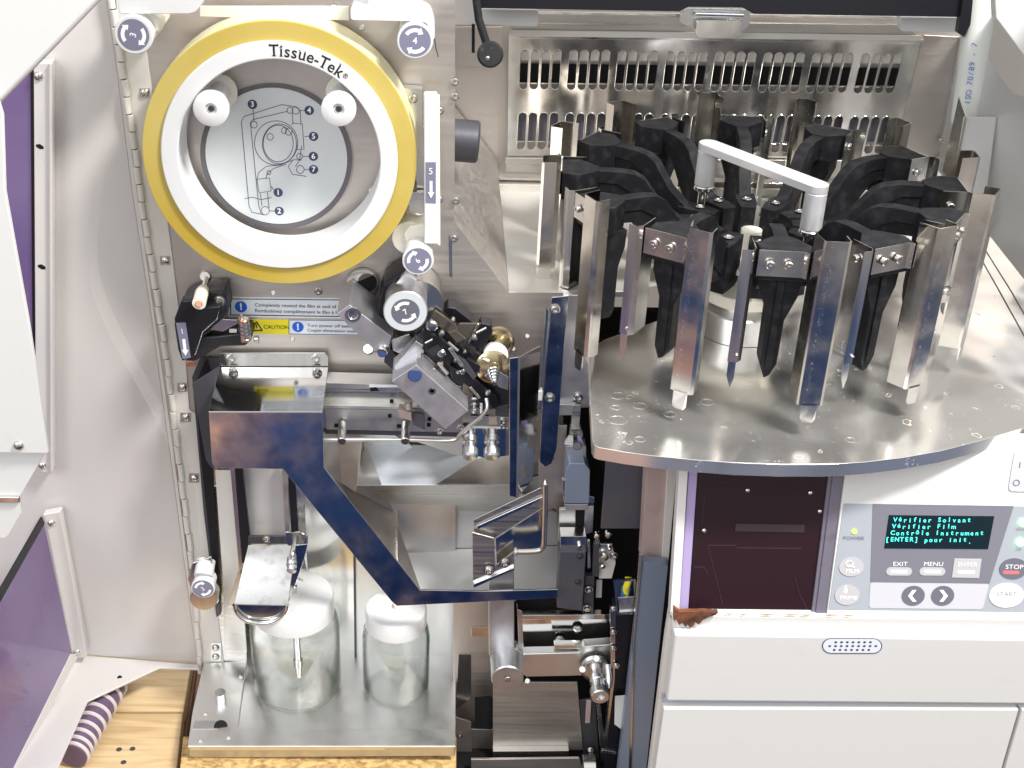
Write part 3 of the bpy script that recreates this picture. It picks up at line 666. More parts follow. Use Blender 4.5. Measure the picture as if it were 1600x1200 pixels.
# swan neck
neck = [(6.6, 51.0), (8.6, 52.6), (9.9, 55.0), (10.6, 55.55), (11.6, 55.75), (15.0, 55.75), (15.0, 54.6), (11.8, 54.5), (10.9, 53.8), (9.4, 50.3), (7.4, 48.2), (6.6, 48.4)]
arm.prism(*wprof(neck, -.62, .62))
rib = [(7.0, 48.6), (9.0, 50.0), (10.7, 53.6), (11.6, 54.4), (14.6, 54.5), (14.6, 53.5), (12.2, 53.3), (10.6, 50.6), (8.6, 48.0), (7.0, 47.6)]
arm.prism(*wprof(rib, -.45, .45))
# head, seen from above a blunt hammer
head = [(13.5, -.62), (14.2, -1.3), (15.2, -2.3), (17.0, -2.1), (17.0, 1.9), (15.6, 2.2), (14.2, 1.3), (13.5, .62)]
arm.prism([RT(r, t, 53.2) for r, t in head], (0, 0, 2.65))
# leg running down behind the channels
tz = [(-1.6, 53.3), (1.7, 53.3), (1.6, 51.6), (.75, 49.2), (.7, 45.0), (.22, 43.9), (-.22, 43.6), (-.7, 44.8), (-.75, 49.6), (-1.6, 51.9)]
arm.prism([RT(16.3, t, z) for t, z in tz], RT(13.8, 0, 0)-RT(16.3, 0, 0))
arm.prism([RT(16.5, t, z) for t, z in ((-.3, 53), (.3, 53), (.3, 44.6), (-.3, 44.6))], RT(16.3, 0, 0)-RT(16.5, 0, 0))
arm0 = cpart('arm', arm, 'dusty_black', car, .06)
def sheet(path, z0, z1, th=.11):
    """folded sheet: open path in (r,t) swept from z0 to z1"""
    n = len(path); off = []
    P = [Vector((r, t)) for r, t in path]
    for i in range(n):
        d = (P[min(i+1, n-1)]-P[max(i-1, 0)]).normalized(); off.append(Vector((-d.y, d.x))*th)
    ring = [RT(p.x, p.y, z0) for p in P]+[RT(P[i].x+off[i].x, P[i].y+off[i].y, z0) for i in range(n-1, -1, -1)]
    return MB().prism(ring, (0, 0, z1-z0))
kids = []
kids.append(cpart('bracket', sheet([(17.1, -2.3), (17.1, 1.4), (17.4, 1.7)], 53.6, 55.9), 'channel_steel', arm0))
kids.append(cpart('slide_channel', sheet([(17.2, 1.9), (18.8, 2.35), (19.0, 2.5), (19.0, 4.3), (18.75, 4.55), (17.6, 4.4)], 42.6, 57.7, .1), 'channel_steel', arm0))
ch2 = sheet([(16.9, 3.0), (17.3, 2.6), (18.8, 2.2)], 41.6, 56.5, .1)
kids.append(cpart('channel_tab', MB().prism([RT(19.0, 2.8, 42.8), RT(19.0, 2.8, 41.3), RT(19.05, 3.05, 40.95), RT(19.05, 3.85, 40.95), RT(19.0, 4.1, 41.3), RT(19.0, 4.1, 42.8)], (0, .09, 0)), 'bright_steel', arm0))
# narrow guide strip on the other side of the head
kids.append(cpart('guide_strip', sheet([(14.7, -2.65), (17.0, -2.6), (17.4, -2.9), (17.3, -3.7)], 45.6, 56.0, .09), 'bright_steel', arm0))
kids.append(cpart('guide_tip', MB().prism([RT(17.35, -3.6, 45.7), RT(17.35, -2.95, 45.7), RT(17.35, -2.95, 44.0), RT(17.35, -3.2, 43.0), RT(17.35, -3.6, 44.2)], (0, .08, 0)), 'bright_steel', arm0))
kids.append(cpart('spring_pin', MB().cyl(RT(15.4, -3.0, 46.3), RT(17.7, -3.0, 46.3), .11, ch=.02).cyl(RT(16.2, -3.0, 45.9), RT(16.2, -3.0, 47.1), .12, ch=.02), 'zinc', arm0))
for t in (-1.3, .2):
    mb = MB().lathe([(.36, 0), (.36, .3), (.3, .36), (.12, .36), (.1, .15), (.001, .14)], RT(17.2, t, 54.75), (0, -1, 0), 16); kids.append(cpart('screw', mb, 'bolt', arm0))
kids.append(cpart('screw', MB().lathe([(.36, 0), (.36, .2), (.27, .3), (.001, .3)], RT(15.6, -2.7, 54.6), (-1, 0, 0), 16), 'bolt', arm0))
kids.append(cpart('screw', MB().lathe([(.46, .0), (.46, .05), (.36, .09), (.3, .0), (.001, -.05)], RT(5.6, 0, 51.33), (0, 0, 1), 20), 'bolt', arm0))
A0 = math.radians(-5)
for k in range(12):
    a = A0+k*math.pi/6+random.uniform(-.012, .012)
    if k == 0: root = arm0
    else:
        root = arm0.copy(); COL.objects.link(root)
        for c_ in kids: q = c_.copy(); COL.objects.link(q); q.parent = root
    root.rotation_euler = (0, 0, a)
# lifting handle
ZH = 56.6
p0, p1 = G(1107, 234, ZH+.0), G(1276, 299, ZH)
d = (p1-p0).normalized(); w = Vector((-d.y, d.x, 0))*1.0
bar = [p0-w+d*.0] + [p0-d*(1.0*math.sin(math.pi*i/8))-w*math.cos(math.pi*i/8) for i in range(1, 8)]+[p0+w, p1+w]+[p1+d*(1.0*math.sin(math.pi*i/8))+w*math.cos(math.pi*i/8) for i in range(1, 8)]+[p1-w]
MB().prism(bar, (0, 0, .75)).build('handle_bar', M['handle_alu'], car, .06)
for p in (p0, p1):
    q = MB().cyl(p-Vector((0, 0, 3.6)), p-Vector((0, 0, .02)), .98, ch=.1).build('handle_post', M['handle_alu'], car)
    MB().cyl(p-Vector((0, 0, 4.1)), p-Vector((0, 0, 3.62)), 1.02, ch=.1).build('post_collar', M['bright_steel'], q)
    MB().cyl(Vector((p.x, p.y, 50.4)), p-Vector((0, 0, 4.1)), .5).build('post_pin', M['bright_steel'], q)

# ================================================================== hinged film panel (left)
fp = thing('film_station', 'hinged steel film station carrying guide rollers, warning stickers and brackets, left half of the machine', 'machine panel', (-12, 0, 1))
F0 = V(0)
slab('mounting_plate', M['plate_steel'], fp, F0, [(190, -60), (712, -60), (710, 345), (795, 457), (922, 457), (936, 636), (846, 640), (846, 720), (795, 740), (505, 640), (505, 560), (330, 560), (330, 760), (352, 1034), (314, 1038)], .25, bev=.03)
slab('hinge_leaf', M['cream'], fp, V(-.15), [(178, -60), (228, -60), (229, 80), (237, 137), (262, 345), (276, 455), (290, 560), (296, 640), (311, 650), (325, 800), (333, 900), (350, 1036), (316, 1040), (286, 770), (262, 562), (240, 420), (212, 240), (186, 79)], .12)
slab('plate_strip', M['steel'], fp, V(-.05), [(345, 1034), (333, 900), (322, 760), (372, 760), (386, 1034)], .2)
slab('left_channel', M['dark_metal'], fp, V(-.6), [(300, 590), (312, 560), (345, 560), (335, 640), (330, 730), (345, 960), (338, 965), (318, 800)], .5)
slab('left_channel', M['black'], fp, V(-.9), [(305, 600), (322, 560), (333, 600), (328, 660), (345, 940), (338, 945), (312, 700)], .4)
# piano hinge: knuckles
hp = [(178, 24), (186, 79), (212, 240), (221, 315), (240, 430), (261, 562), (285, 762), (300, 880), (313, 1040)]
def hx(y):
    for (x0, y0), (x1, y1) in zip(hp, hp[1:]):
        if y <= y1 or (x1, y1) == hp[-1]: return x0+(x1-x0)*(y-y0)/(y1-y0)
y = -40; k = 0
pts_h = []
while y < 1030:
    y2 = y+27; a, b_ = A(hx(y), y, -.3), A(hx(y2), y2, -.3); g = (b_-a).normalized()*.04
    off = -.05 if k % 2 else .05
    MB().cyl(a+g+Vector((off, 0, 0)), b_-g+Vector((off, 0, 0)), .30, seg=14, ch=.05).build('hinge_knuckle', M['cream'], fp); y = y2+.3; k += 1
MB().tube([A(hx(v), v, -.22) for v in range(-40, 1040, 60)], .24, 10).build('hinge_pin', M['dark_metal'], fp)
# screws and rivets
for x, y in ((226, 145), (258, 407), (285, 605), (290, 652), (303, 747), (337, 1012), (337, 1026), (365, 994)):
    slab('screw_seat', M['steel'], fp, V(-.19), [(x-8, y-7), (x+8, y-7), (x+8, y+7), (x-8, y+7)], .05, bev=0); panhead(fp, x, y, V(-.2), .42)
for x, y in ((521, 12), (645, 153), (343, 469), (497, 455), (711, 127), (711, 150), (712, 313), (709, 372), (686, 311), (687, 172), (659, 200), (650, 322)): screw(fp, x, y, -.05, .3)
for x, y in ((565, 43), (427, 457), (457, 529), (580, 297), (824, 525), (802, 545), (513, 148)): MB().cyl(A(x, y, .02), A(x, y, -.12), .24, seg=16).build('rivet', M['bolt'], fp)
# round instruction disc inside the reel
dsc = MB().lathe([(A(550, 246, 0).x-A(432, 246, 0).x, 0), (A(550, 246, 0).x-A(432, 246, 0).x, .3)], A(432, 246, -.02), (0, -1, 0), 72).build('disc_rim', M['ring_grey'], fp)
dd = MB().lathe([(6.32, 0), (6.32, .06)], A(432, 246, -.32), (0, -1, 0), 72).build('instruction_disc', M['disc_print'], fp)
def C(x, y): return A(200+x/3.077, y/3.077, -.40)
dg_ = MB(); n_ = 0.028
for pl_ in ([(655, 1033), (595, 1020), (582, 990), (545, 585), (558, 560), (740, 503), (805, 513), (827, 530), (832, 600)], [(588, 590), (600, 575), (768, 535)], [(588, 590), (628, 985), (640, 1030)], [(790, 545), (793, 595)],
            [(785, 597), (800, 592), (838, 596), (846, 718), (815, 720), (812, 700)], [(620, 862), (628, 830), (665, 800), (735, 793), (790, 770)], [(662, 860), (668, 838), (700, 810), (760, 790)], [(620, 862), (680, 855), (688, 918), (630, 928), (620, 862)],
            [(835, 770), (795, 768), (770, 800), (790, 838), (858, 848)], [(805, 800), (825, 770), (835, 700)], [(636, 930), (644, 990)], [(670, 925), (678, 1000)],
            [(600, 522), (606, 585)], [(822, 532), (852, 531)], [(848, 656), (872, 656)], [(838, 752), (872, 752)], [(845, 815), (872, 815)], [(685, 895), (708, 918)], [(678, 1014), (708, 1015)], [(560, 955), (600, 948), (640, 960), (690, 950)]):
    dg_.tube([C(*q) for q in pl_], n_, 5)
for cx, cy, rx, ry in ((606, 600, 15, 16), (806, 532, 17, 17), (778, 530, 14, 15), (712, 687, 104, 106), (728, 692, 82, 96), (722, 690, 72, 88), (683, 658, 15, 16), (772, 633, 16, 17), (750, 628, 13, 14), (660, 1013, 19, 20), (825, 752, 14, 15), (828, 815, 18, 19), (677, 830, 9, 10)):
    dg_.tube([C(cx+rx*math.cos(i*math.pi/16), cy+ry*math.sin(i*math.pi/16)) for i in range(33)], n_, 5)
dg_.sm = False; dg_.build('threading_diagram', M['print_navy'], dd)
for s, x, y in (('3', 598, 502), ('4', 871, 531), ('5', 892, 656), ('6', 891, 752), ('7', 892, 815), ('1', 722, 926), ('2', 727, 1015)):
    c = C(x, y); MB().prism([c+Vector((.42*math.cos(i*math.pi/12), 0, .42*math.sin(i*math.pi/12))) for i in range(24)], (0, .02, 0)).build('number_dot', M['print_navy'], dd)
    text(s, M['white_ink'], dd, c, RX, (0, -1, 0), .5, vcen=True, bold=.02, name='number')
# pegs that carry the reel
def flange_peg(x, y, r):
    c = A(x, y, -6.1)
    q = MB().lathe([(.9, 5.9), (.9, .5), (r, .5), (r, .06), (r-.08, 0), (.5, 0), (.45, .2), (.001, .22)], c, (0, 1, 0), 44).build('reel_peg', M['white_plastic'], fp)
    MB().lathe([(r, 0), (r, .3), (.8, .3)], c+Vector((0, 4.9, 0)), (0, 1, 0), 44).build('peg_flange', M['ivory'], fp)
    MB().lathe([(.27, 0), (.25, -.12), (.16, -.12), (.14, .1), (.001, .1)], c+Vector((0, .15, 0)), (0, 1, 0), 20).build('peg_bolt', M['dark_metal'], q)
flange_peg(329.5, 170.5, 1.50); flange_peg(529, 171, 1.46)
# guide rollers
def roller(x, y, r, Y, back, lab, char, rot, body='white_plastic', ccw=False, lm='label_grey'):
    c = A(x, y, Y)
    q = MB().lathe([(r*.94, -back), (r*.94, -.5), (r, -.45), (r, -.08), (r-.08, 0), (.001, 0)], c, (0, -1, 0), 48).build('guide_roller', M[body], fp)
    roller_label(q, c, lab, char, rot, lm, ccw)
roller(208.5, 54.5, 1.58, -6, 5.8, 1.28, '3', 1.25)
roller(648.5, 64, 1.46, -6, 5.8, 1.28, '4', 0)
roller(653, 407.5, 1.38, -6.5, 3.0, 1.2, '6', .9)
roller(317, 920, 1.22, -4.6, 2.0, 1.1, '2', .5)
MB().lathe([(1.55, 0), (1.45, 2.4), (1.2, 3.6)], A(640, 372, -3.6), (0, 1, 0), 36).build('roller_housing', M['ivory'], fp)
slab('housing_lug', M['ivory'], fp, V(-4.0), [(630, 366), (640, 353), (664, 350), (672, 370), (676, 400), (640, 408)], 2.5, bev=.2)
MB().lathe([(1.45, 0), (1.45, 1.6), (1.1, 1.7)], A(318, 936, -4.2), (0, 1, 0), 36).build('roller_collar', M['bright_steel'], fp)
MB().tube([A(322, 876, -2.2), A(318, 900, -3.6)], 1.0, 20).build('roller_stem', M['white_plastic'], fp)
slab('roller_bracket', M['bright_steel'], fp, V(-3.0), [(293, 905), (300, 880), (330, 870), (342, 940), (330, 954), (305, 945)], .3, bev=.1)
# black guide block with arrow 1
gb = slab('guide_block', M['black_plastic'], fp, V(-3.2), [(272, 507), (285, 470), (318, 456), (352, 455), (357, 488), (340, 512), (315, 528), (388, 520), (394, 530), (384, 541), (345, 542), (303, 566), (284, 562), (278, 548)], 3.0, bev=.18)
slab('block_face', M['black'], gb, V(-4.6), [(272, 499), (283, 470), (300, 468), (318, 480), (345, 478), (340, 500), (318, 520), (306, 556), (284, 566), (279, 550)], 1.4, bev=.22)
gl = slab('label', M['label_grey'], gb, V(-4.66), [(275, 505), (290, 504), (298, 559), (285, 561)], .05, bev=0)
text('1', M['white_ink'], gl, A(284.5, 518, -4.69), (1, 0, .05), (0, -1, 0), .55, vcen=True)
def down_arrow(par, x, y0, y1, w, Y, mt='white_ink', lean=0):
    ym = y1-(y1-y0)*.35; P = lambda a, b: A(a+lean*(b-y0), b, Y)
    MB().prism([P(x-w*.45, y0), P(x+w*.45, y0), P(x+w*.45, ym), P(x+w, ym), P(x, y1), P(x-w, ym), P(x-w*.45, ym)], (0, .02, 0)).build('arrow_mark', M[mt], par)
down_arrow(gl, 287, 530, 556, 5.4, -4.69, lean=.12)
MB().tube([A(322, 435, -.5), A(317, 458, -2.8)], .28).build('peg_shaft', M['bright_steel'], fp); MB().cyl(A(320, 432, -.05), A(320, 432, -.4), .5).build('peg_foot', M['bolt'], fp)
q = MB().tube([A(318, 452, -2.6), A(315, 458, -3.6), A(311, 474, -5.6)], [.5, .62, .62], 24).build('film_peg', M['ivory'], fp); MB().cyl(A(310.5, 475, -5.75), A(310.7, 475, -5.5), .33).build('peg_screw', M['copper'], q)
screw(fp, 343, 471, -3.2, .42); MB().cyl(A(397, 530, -3.3), A(405, 530, -3.3), .36).build('screw', M['bolt'], fp)
slab('clip_plate', M['bright_steel'], fp, V(-3.4), [(328, 515), (346, 499), (374, 500), (374, 504), (348, 518)], .1)
MB().cyl(A(380, 498, -3.6), A(384, 532, -3.6), .52).build('spool_bobbin', M['bright_steel'], fp)
for y in (500, 529): MB().cyl(A(380+(y-498)*.12, y-2, -3.6), A(380+(y-498)*.12, y+2, -3.6), .56).build('spool_ring', M['copper'], fp)
for y in (508, 514, 520): MB().cyl(A(380.5+(y-498)*.12, y-.8, -3.6), A(380.5+(y-498)*.12, y+.8, -3.6), .57, ch=.01).build('spool_groove', M['dark_metal'], fp)
MB().tube([A(377, 492, -3.6), A(378, 498, -3.6)], .12, 8).build('spool_pin', M['zinc'], fp); slab('film_end', M['ivory'], fp, V(-3), [(358, 514), (370, 514), (370, 520), (358, 520)], .06)
slab('copper_foot', M['copper'], fp, V(-2), [(290, 566), (308, 563), (305, 572), (292, 574)], .5)
# stickers
def sticker(px, mt, k=.03): return slab('sticker', M[mt], fp, V(-k), px, .03, bev=0)
def ink(s, x, y, h, mt, par, Y=-.07, sx=1.0, align='LEFT', bold=0): return text(s, M[mt], par, A(x, y, Y), (1, 0, -.012), (0, -1, 0), (A(x, y-h, Y)-A(x, y, Y)).length, align=align, vcen=True, sx=sx, bold=bold)
st1 = sticker([(357, 464), (560, 466), (560, 498), (357, 495)], 'sticker')
def frame(par, px, Y, r=.045, mt='black_ink'):
    mb = MB(); P = [A(*q, Y) for q in px]
    for a, b_ in zip(P, P[1:]+P[:1]): mb.tube([a, b_], r, 5)
    mb.sm = False; mb.build('sticker_frame', M[mt], par)
frame(st1, [(360.5, 467), (558, 469), (558, 495), (360.5, 492)], -.05)
def bang(par, x, y, r):
    c = A(x, y, -.06); MB().prism([c+Vector((r*math.cos(i*math.pi/12), 0, r*math.sin(i*math.pi/12))) for i in range(24)], (0, .02, 0)).build('warning_mark', M['sticker_blue'], par)
    text('!', M['white_ink'], par, A(x, y, -.08), RX, (0, -1, 0), r*1.2, vcen=True, bold=.04)
bang(st1, 376.5, 479.5, .58)
ink('Completely rewind the film at end of day.', 398, 476.5, 5.4, 'black_ink', st1, sx=1.02); ink('Rembobinez complètement le film à la fin', 398, 485.5, 5.4, 'black_ink', st1, sx=1.02)
st2 = sticker([(388, 499), (451, 499.5), (451, 522.5), (388, 521)], 'sticker_yellow')
mb = MB(); P = [A(*q, -.05) for q in ((401, 503), (410, 516.5), (392, 516.5))]
for a, b_ in zip(P, P[1:]+P[:1]): mb.tube([a, b_], .06, 5)
mb.tube([A(401, 507, -.05), A(401, 512.5, -.05)], .06, 5); mb.build('warning_triangle', M['black_ink'], st2); ink('CAUTION', 411.5, 511, 5.8, 'black_ink', st2, sx=1.0)
st3 = sticker([(451.5, 499.5), (575, 501), (575, 524.5), (451.5, 522.5)], 'sticker'); bang(st3, 465.5, 511, .55)
frame(st3, [(451.5, 500), (575, 501.5), (575, 523.5), (451.5, 521.8)], -.045, .03, 'print_navy')
ink('Turn power off before cleaning', 480, 508.5, 4.8, 'print_navy', st3, sx=1.1); ink('Couper alimentation avant de nettoyer', 480, 516, 4.6, 'print_navy', st3, sx=1.0)
# film arm with arrow 5
fa = slab('film_arm', M['white_plastic'], fp, V(-5.6), [(662, 146), (683, 146), (684.5, 382), (663, 381)], .7, bev=.12)
slab('arm_return', M['ivory'], fa, V(-5.0), [(683, 160), (687, 162), (688, 384), (684, 383)], 2.6, bev=.05)
l5 = slab('label', M['label_grey'], fa, V(-5.63), [(665, 253.5), (681, 253.5), (681, 318), (665, 317)], .04, bev=0)
text('5', M['white_ink'], l5, A(673, 268, -5.68), RX, (0, -1, 0), .6, vcen=True); down_arrow(l5, 673.5, 283, 310, 5, -5.68)
slab('arm_bracket', M['bright_steel'], fp, V(-1.2), [(628, 137), (660, 139), (660, 158), (664, 300), (652, 302), (640, 180)], 1.0); slab('arm_foot', M['zinc'], fp, V(-2), [(636, 300), (662, 300), (663, 335), (640, 332)], .5)
screw(fp, 645, 153, -1.2, .36)
# covers over the top rollers
def cover(px, Y, t=.5, r=.3): slab('film_guard', M['white_plastic'], fp, V(Y), px, t, bev=.08, r=r)
cover([(180, -40), (330, -40), (318, 4), (306, 19), (296, 22), (186, 22)], -5.4)
slab('guard_flange', M['cream'], fp, V(-1.4), [(312, 10), (545, 10), (545, 32), (312, 26)], .3)
cover([(576, -40), (624, -40), (624, 8), (655, 10), (672, 18), (679, 40), (679, 62), (672, 62), (668, 36), (655, 33), (548, 31), (548, 12), (554, 6), (576, 8)], -5.0, 2.5)
slab('guard_spacer', M['ivory'], fp, V(-4.6), [(212, 18), (240, 20), (252, 30), (250, 48), (238, 56), (220, 40)], 4.4, bev=.2)
MB().tube([A(x, y, -5.5) for x, y in ((679, 60), (681, 75), (685, 89))], .05, 6).build('film_edge', M['dark_metal'], fp)
slab('scratch', M['bright_steel'], fp, V(-.01), [(701, 368), (706, 368), (707, 434), (702, 432)], .03, bev=0)
# upper knife block
ub = MB().prism([A(526, 491, -6.4), A(546, 476, -6.4), A(612, 526, -6.4), A(605, 549, -6.4), A(590, 552, -6.4)], (0, 5.6, 0)).build('pressure_block', M['block_alu'], fp, .07)
MB().lathe([(.75, 0), (.7, .1), (.45, .1), (.4, .04), (.001, .02)], A(551.5, 491.5, -6.4), (0, -1, 0), 28).build('block_pin', M['bolt'], ub)
MB().cyl(A(597, 551, -6.8), A(605, 528, -4.8), .5).build('block_knob', M['bolt'], fp); MB().cyl(A(597, 551, -6.9), A(597, 551, -6.7), .42).build('knob_cap', M['knob_navy'], fp)
MB().tube([A(575, 545, -5.5), A(585, 546, -5.6), A(600, 548, -6)], [.42, .3, .2]).build('block_screw', M['bolt'], fp); MB().cyl(A(575, 545, -6.0), A(577, 546, -5.2), .5).build('screw', M['bolt'], fp)
MB().lathe([(1.55, 0), (1.55, .5), (1.2, .6)], A(567, 442, -.1), (0, -1, 0), 36).build('bearing', M['bolt'], fp); MB().lathe([(.9, 0), (.9, .1)], A(574, 441, -.65), (0, -1, 0), 30).build('bearing_hole', M['void'], fp)
# clear film strip running below the reel
film = MB()
def ribbon(pts, width=3.6):
    mb = MB(); vs = []
    for x, y, Y in pts: p = A(x, y, Y); vs += [p, p+Vector((0, width, 0))]
    n = len(pts); mb.v = vs; mb.f = [[2*i, 2*i+1, 2*i+3, 2*i+2] for i in range(n-1)]; mb.sm = True
    return mb
fs = thing('film_strip', 'clear plastic film strip threaded over the rollers and looping in front of the cream door', 'film strip', A(250, 450, -3))
def smooth(pts, k=6):
    out = []
    for i in range(len(pts)-1):
        p0 = pts[max(i-1, 0)]; p1 = pts[i]; p2 = pts[i+1]; p3 = pts[min(i+2, len(pts)-1)]
        for j in range(k):
            t = j/k; out.append(tuple(.5*((2*b)+(-a+c)*t+(2*a-5*b+4*c-d)*t*t+(-a+3*b-3*c+d)*t**3) for a, b, c, d in zip(p0, p1, p2, p3)))
    return out+[pts[-1]]
ribbon(smooth([(326, 446, -3.2), (350, 432, -3.2), (400, 436, -3.2), (470, 447, -3.2), (540, 445, -3.2), (600, 420, -3.2), (640, 385, -3.2)]), 2.6).build('film_run', M['ribbon'], fs)
ribbon(smooth([(196, 70, -5), (172, 160, -5), (150, 300, -5.5), (140, 420, -6), (152, 480, -6), (190, 560, -5.6), (235, 640, -5), (290, 760, -5), (305, 880, -4.6)]), 3.0).build('film_loop', M['ribbon'], fs)
# ------------------------------------------------------------------ roller 7 and the black cutter assembly
ct = thing('cutter_unit', 'diagonal cutter assembly of black plastic, steel blocks and a large grey capstan roller marked 7', 'cutter unit', A(690, 560, -1))
def cp(name, m_, px, Y, t, bev=.05, par=None): return slab(name, M[m_], par or ct, V(Y), px, t, bev=bev)
MB().lathe([(2.0, 0), (2.0, 3.6), (2.25, 3.6), (2.25, 4.0)], A(655, 446, -.2), (0, -1, 0), 40, ).build('capstan_body', M['bolt'], ct)
cp('capstan_shroud', 'black', [(592, 470), (600, 445), (632, 425), (652, 430), (640, 470), (610, 520), (592, 505)], -4.2, 3.8, .1)
cp('capstan_guide', 'mirror', [(612, 450), (636, 424), (652, 437), (640, 448), (618, 453)], -4.9, .6)
cc = A(633.5, 487, -7.2)
cap = MB().lathe([(1.9, -5.5), (1.9, -.4), (2.0, -.35), (2.0, -.08), (1.92, 0), (.001, 0)], cc, (0, -1, 0), 56).build('capstan_roller', M['satin_aluminium'], ct)
MB().lathe([(1.9, 0), (1.9, .03), (.001, .03)], cc+Vector((0, -.005, 0)), (0, -1, 0), 56).build('roller_face', M['face_grey'], cap)
roller_label(cap, cc+Vector((0, -.04, 0)), 1.27, '7', .6, 'key_dark', True)
cp('wedge', 'zinc', [(612, 530), (640, 522), (650, 538), (640, 560), (614, 548)], -3.5, 2, par=ct)
cp('support_plate', 'dark_metal', [(604, 540), (625, 560), (616, 580), (600, 566)], -2.5, 2)
bb = MB().prism([A(612, 596, -8.2), A(650, 570, -8.2), A(732, 642, -8.2), A(696, 671, -8.2)], (0, 4.6, 0)).build('feed_block', M['block_alu'], ct, .06)
MB().cyl(A(648, 586, -8.4), A(648, 586, -8.18), .62).build('block_magnet', M['knob_navy'], bb); MB().lathe([(.36, 0), (.34, .06), (.2, .06), (.18, 0)], A(675, 611, -8.2), (0, -1, 0), 20).build('block_hole', M['dark_metal'], bb)
cp('block_top', 'zinc', [(616, 572), (650, 533), (661, 540), (656, 568), (650, 566), (616, 592)], -6.2, 1.5)
# black body: overlapping moulded pieces
cp('cutter_body', 'black_plastic', [(646, 520), (670, 500), (700, 512), (730, 540), (760, 560), (800, 590), (800, 640), (770, 640), (735, 605), (700, 590), (668, 565), (660, 545)], -4.4, 3.5, .15)
cp('cutter_body', 'black', [(650, 525), (664, 515), (690, 528), (712, 548), (702, 575), (672, 562), (660, 545)], -5.2, .9, .15)
cp('cutter_body', 'black', [(700, 570), (740, 590), (776, 618), (782, 632), (764, 634), (735, 618), (705, 592)], -5.3, 1, .15)
cp('cutter_bracket', 'black', [(693, 488), (700, 480), (712, 482), (738, 503), (736, 512), (715, 505)], -3.0, 2, .1)
cp('cutter_window', 'smoked', [(718, 506), (752, 506), (734, 534), (712, 540), (704, 522)], -4.6, .3)
cp('cutter_bracket', 'black', [(752, 505), (768, 508), (770, 520), (758, 540), (744, 548), (736, 540)], -4.4, 1.6, .1)
cp('blade_holder', 'smoked', [(670, 505), (680, 486), (712, 508), (716, 516), (706, 524), (684, 510)], -4.9, .5)
cp('blade', 'bright_steel', [(746, 505), (749, 506), (733, 538), (730, 538)], -4.9, .1)
cp('sensor_window', 'dark_metal', [(700, 600), (722, 604), (720, 622), (705, 615)], -5.4, .1)
for x, y, r in ((675, 507, .55), (690, 519, .33), (690, 550, .42), (723, 578, .33), (741, 526, .3), (712, 560, .25), (762, 611, .33), (708, 498, .2), (690, 565, .25), (726, 547, .22), (716, 578, .25), (660, 546, .2), (696, 604, .2)):
    MB().lathe([(r, 0), (r, .35), (r*.7, .5), (.001, .52)], A(x, y, -5.2), (0, -1, 0), 18).build('screw', M['bolt'], ct)
cp('lever', 'dark_metal', [(716, 556), (730, 566), (745, 588), (740, 594), (722, 574)], -5.6, .4); cp('lever', 'steel', [(700, 545), (706, 543), (725, 572), (720, 574)], -5.7, .2)
MB().tube([A(676, 575, -5.8), A(677, 592, -6.2)], .28).build('shaft', M['bright_steel'], ct); cp('copper_plate', 'pinkish', [(662, 553), (672, 560), (690, 580), (680, 572), (660, 566)], -5, .3)
for px, Y, t, m_ in (([(655, 560), (668, 556), (700, 590), (696, 600)], -4.9, .8, 'black'), ([(668, 548), (684, 540), (690, 548), (676, 558)], -5.6, .5, 'black_plastic'), ([(720, 530), (744, 548), (740, 556), (716, 540)], -5.0, .7, 'black_plastic'),
        ([(730, 560), (760, 578), (756, 588), (728, 572)], -5.5, .6, 'black'), ([(700, 604), (716, 600), (730, 640), (716, 632)], -4.9, .4, 'black'), ([(742, 600), (760, 606), (770, 640), (745, 640)], -4.8, .5, 'dark_metal'), ([(664, 470), (690, 486), (684, 496), (660, 486)], -3.4, 1.4, 'dark_metal'),
        ([(640, 540), (656, 548), (652, 566), (636, 556)], -4.4, .8, 'black'), ([(776, 636), (795, 632), (795, 652), (774, 650)], -4.6, .6, 'dark_metal'), ([(700, 520), (712, 516), (728, 530), (714, 536)], -5.1, .4, 'smoked'), ([(724, 600), (742, 612), (738, 622), (722, 612)], -5.6, .3, 'smoked')):
    cp('cutter_block', m_, px, Y, t, .05)
for a, b_, r in (((684, 566), (700, 584), .18), ((744, 520), (760, 512), .12), ((735, 604), (750, 622), .15), ((700, 534), (716, 548), .14), ((752, 560), (764, 566), .2), ((664, 536), (676, 530), .12)):
    MB().cyl(A(*a, -5.6), A(*b_, -5.6), r).build('linkage_pin', M['bolt'], ct)
# gold disc and tension spring
MB().lathe([(1.5, 0), (1.5, .4), (1.2, .5)], A(779, 532, -2.0), (0, -1, 0), 32).build('brass_wheel', M['gold'], ct)
MB().tube([A(785, 532, -2), A(776, 548, -4.4)], .9, 20).build('brass_hub', M['gold'], ct)
MB().lathe([(1.15, 0), (1.15, .9)], A(774, 552, -4.2), (0, -1, .25), 36).build('white_ring', M['white_plastic'], ct)
MB().lathe([(1.62, 0), (1.62, .1), (1.2, .3), (.5, .4)], A(770, 573, -5.2), (0, -1, .1), 44).build('tension_disc', M['gold'], ct)
cp('disc_guard', 'dull_mirror', [(757, 588), (772, 574), (795, 590), (794, 610), (782, 606)], -5.9, .1)
mb = MB(); a, b_ = A(771, 577, -5.9), A(773, 600, -8.0); mb.tube([a, b_], .22, 12); mb.build('spring_core', M['bolt'], ct)
for i in range(5):
    p = a.lerp(b_, .08+i*.17); MB().cyl(p, p+(b_-a).normalized()*.22, .55-.07*i, seg=18).build('spring_washer', M['zinc'], ct)
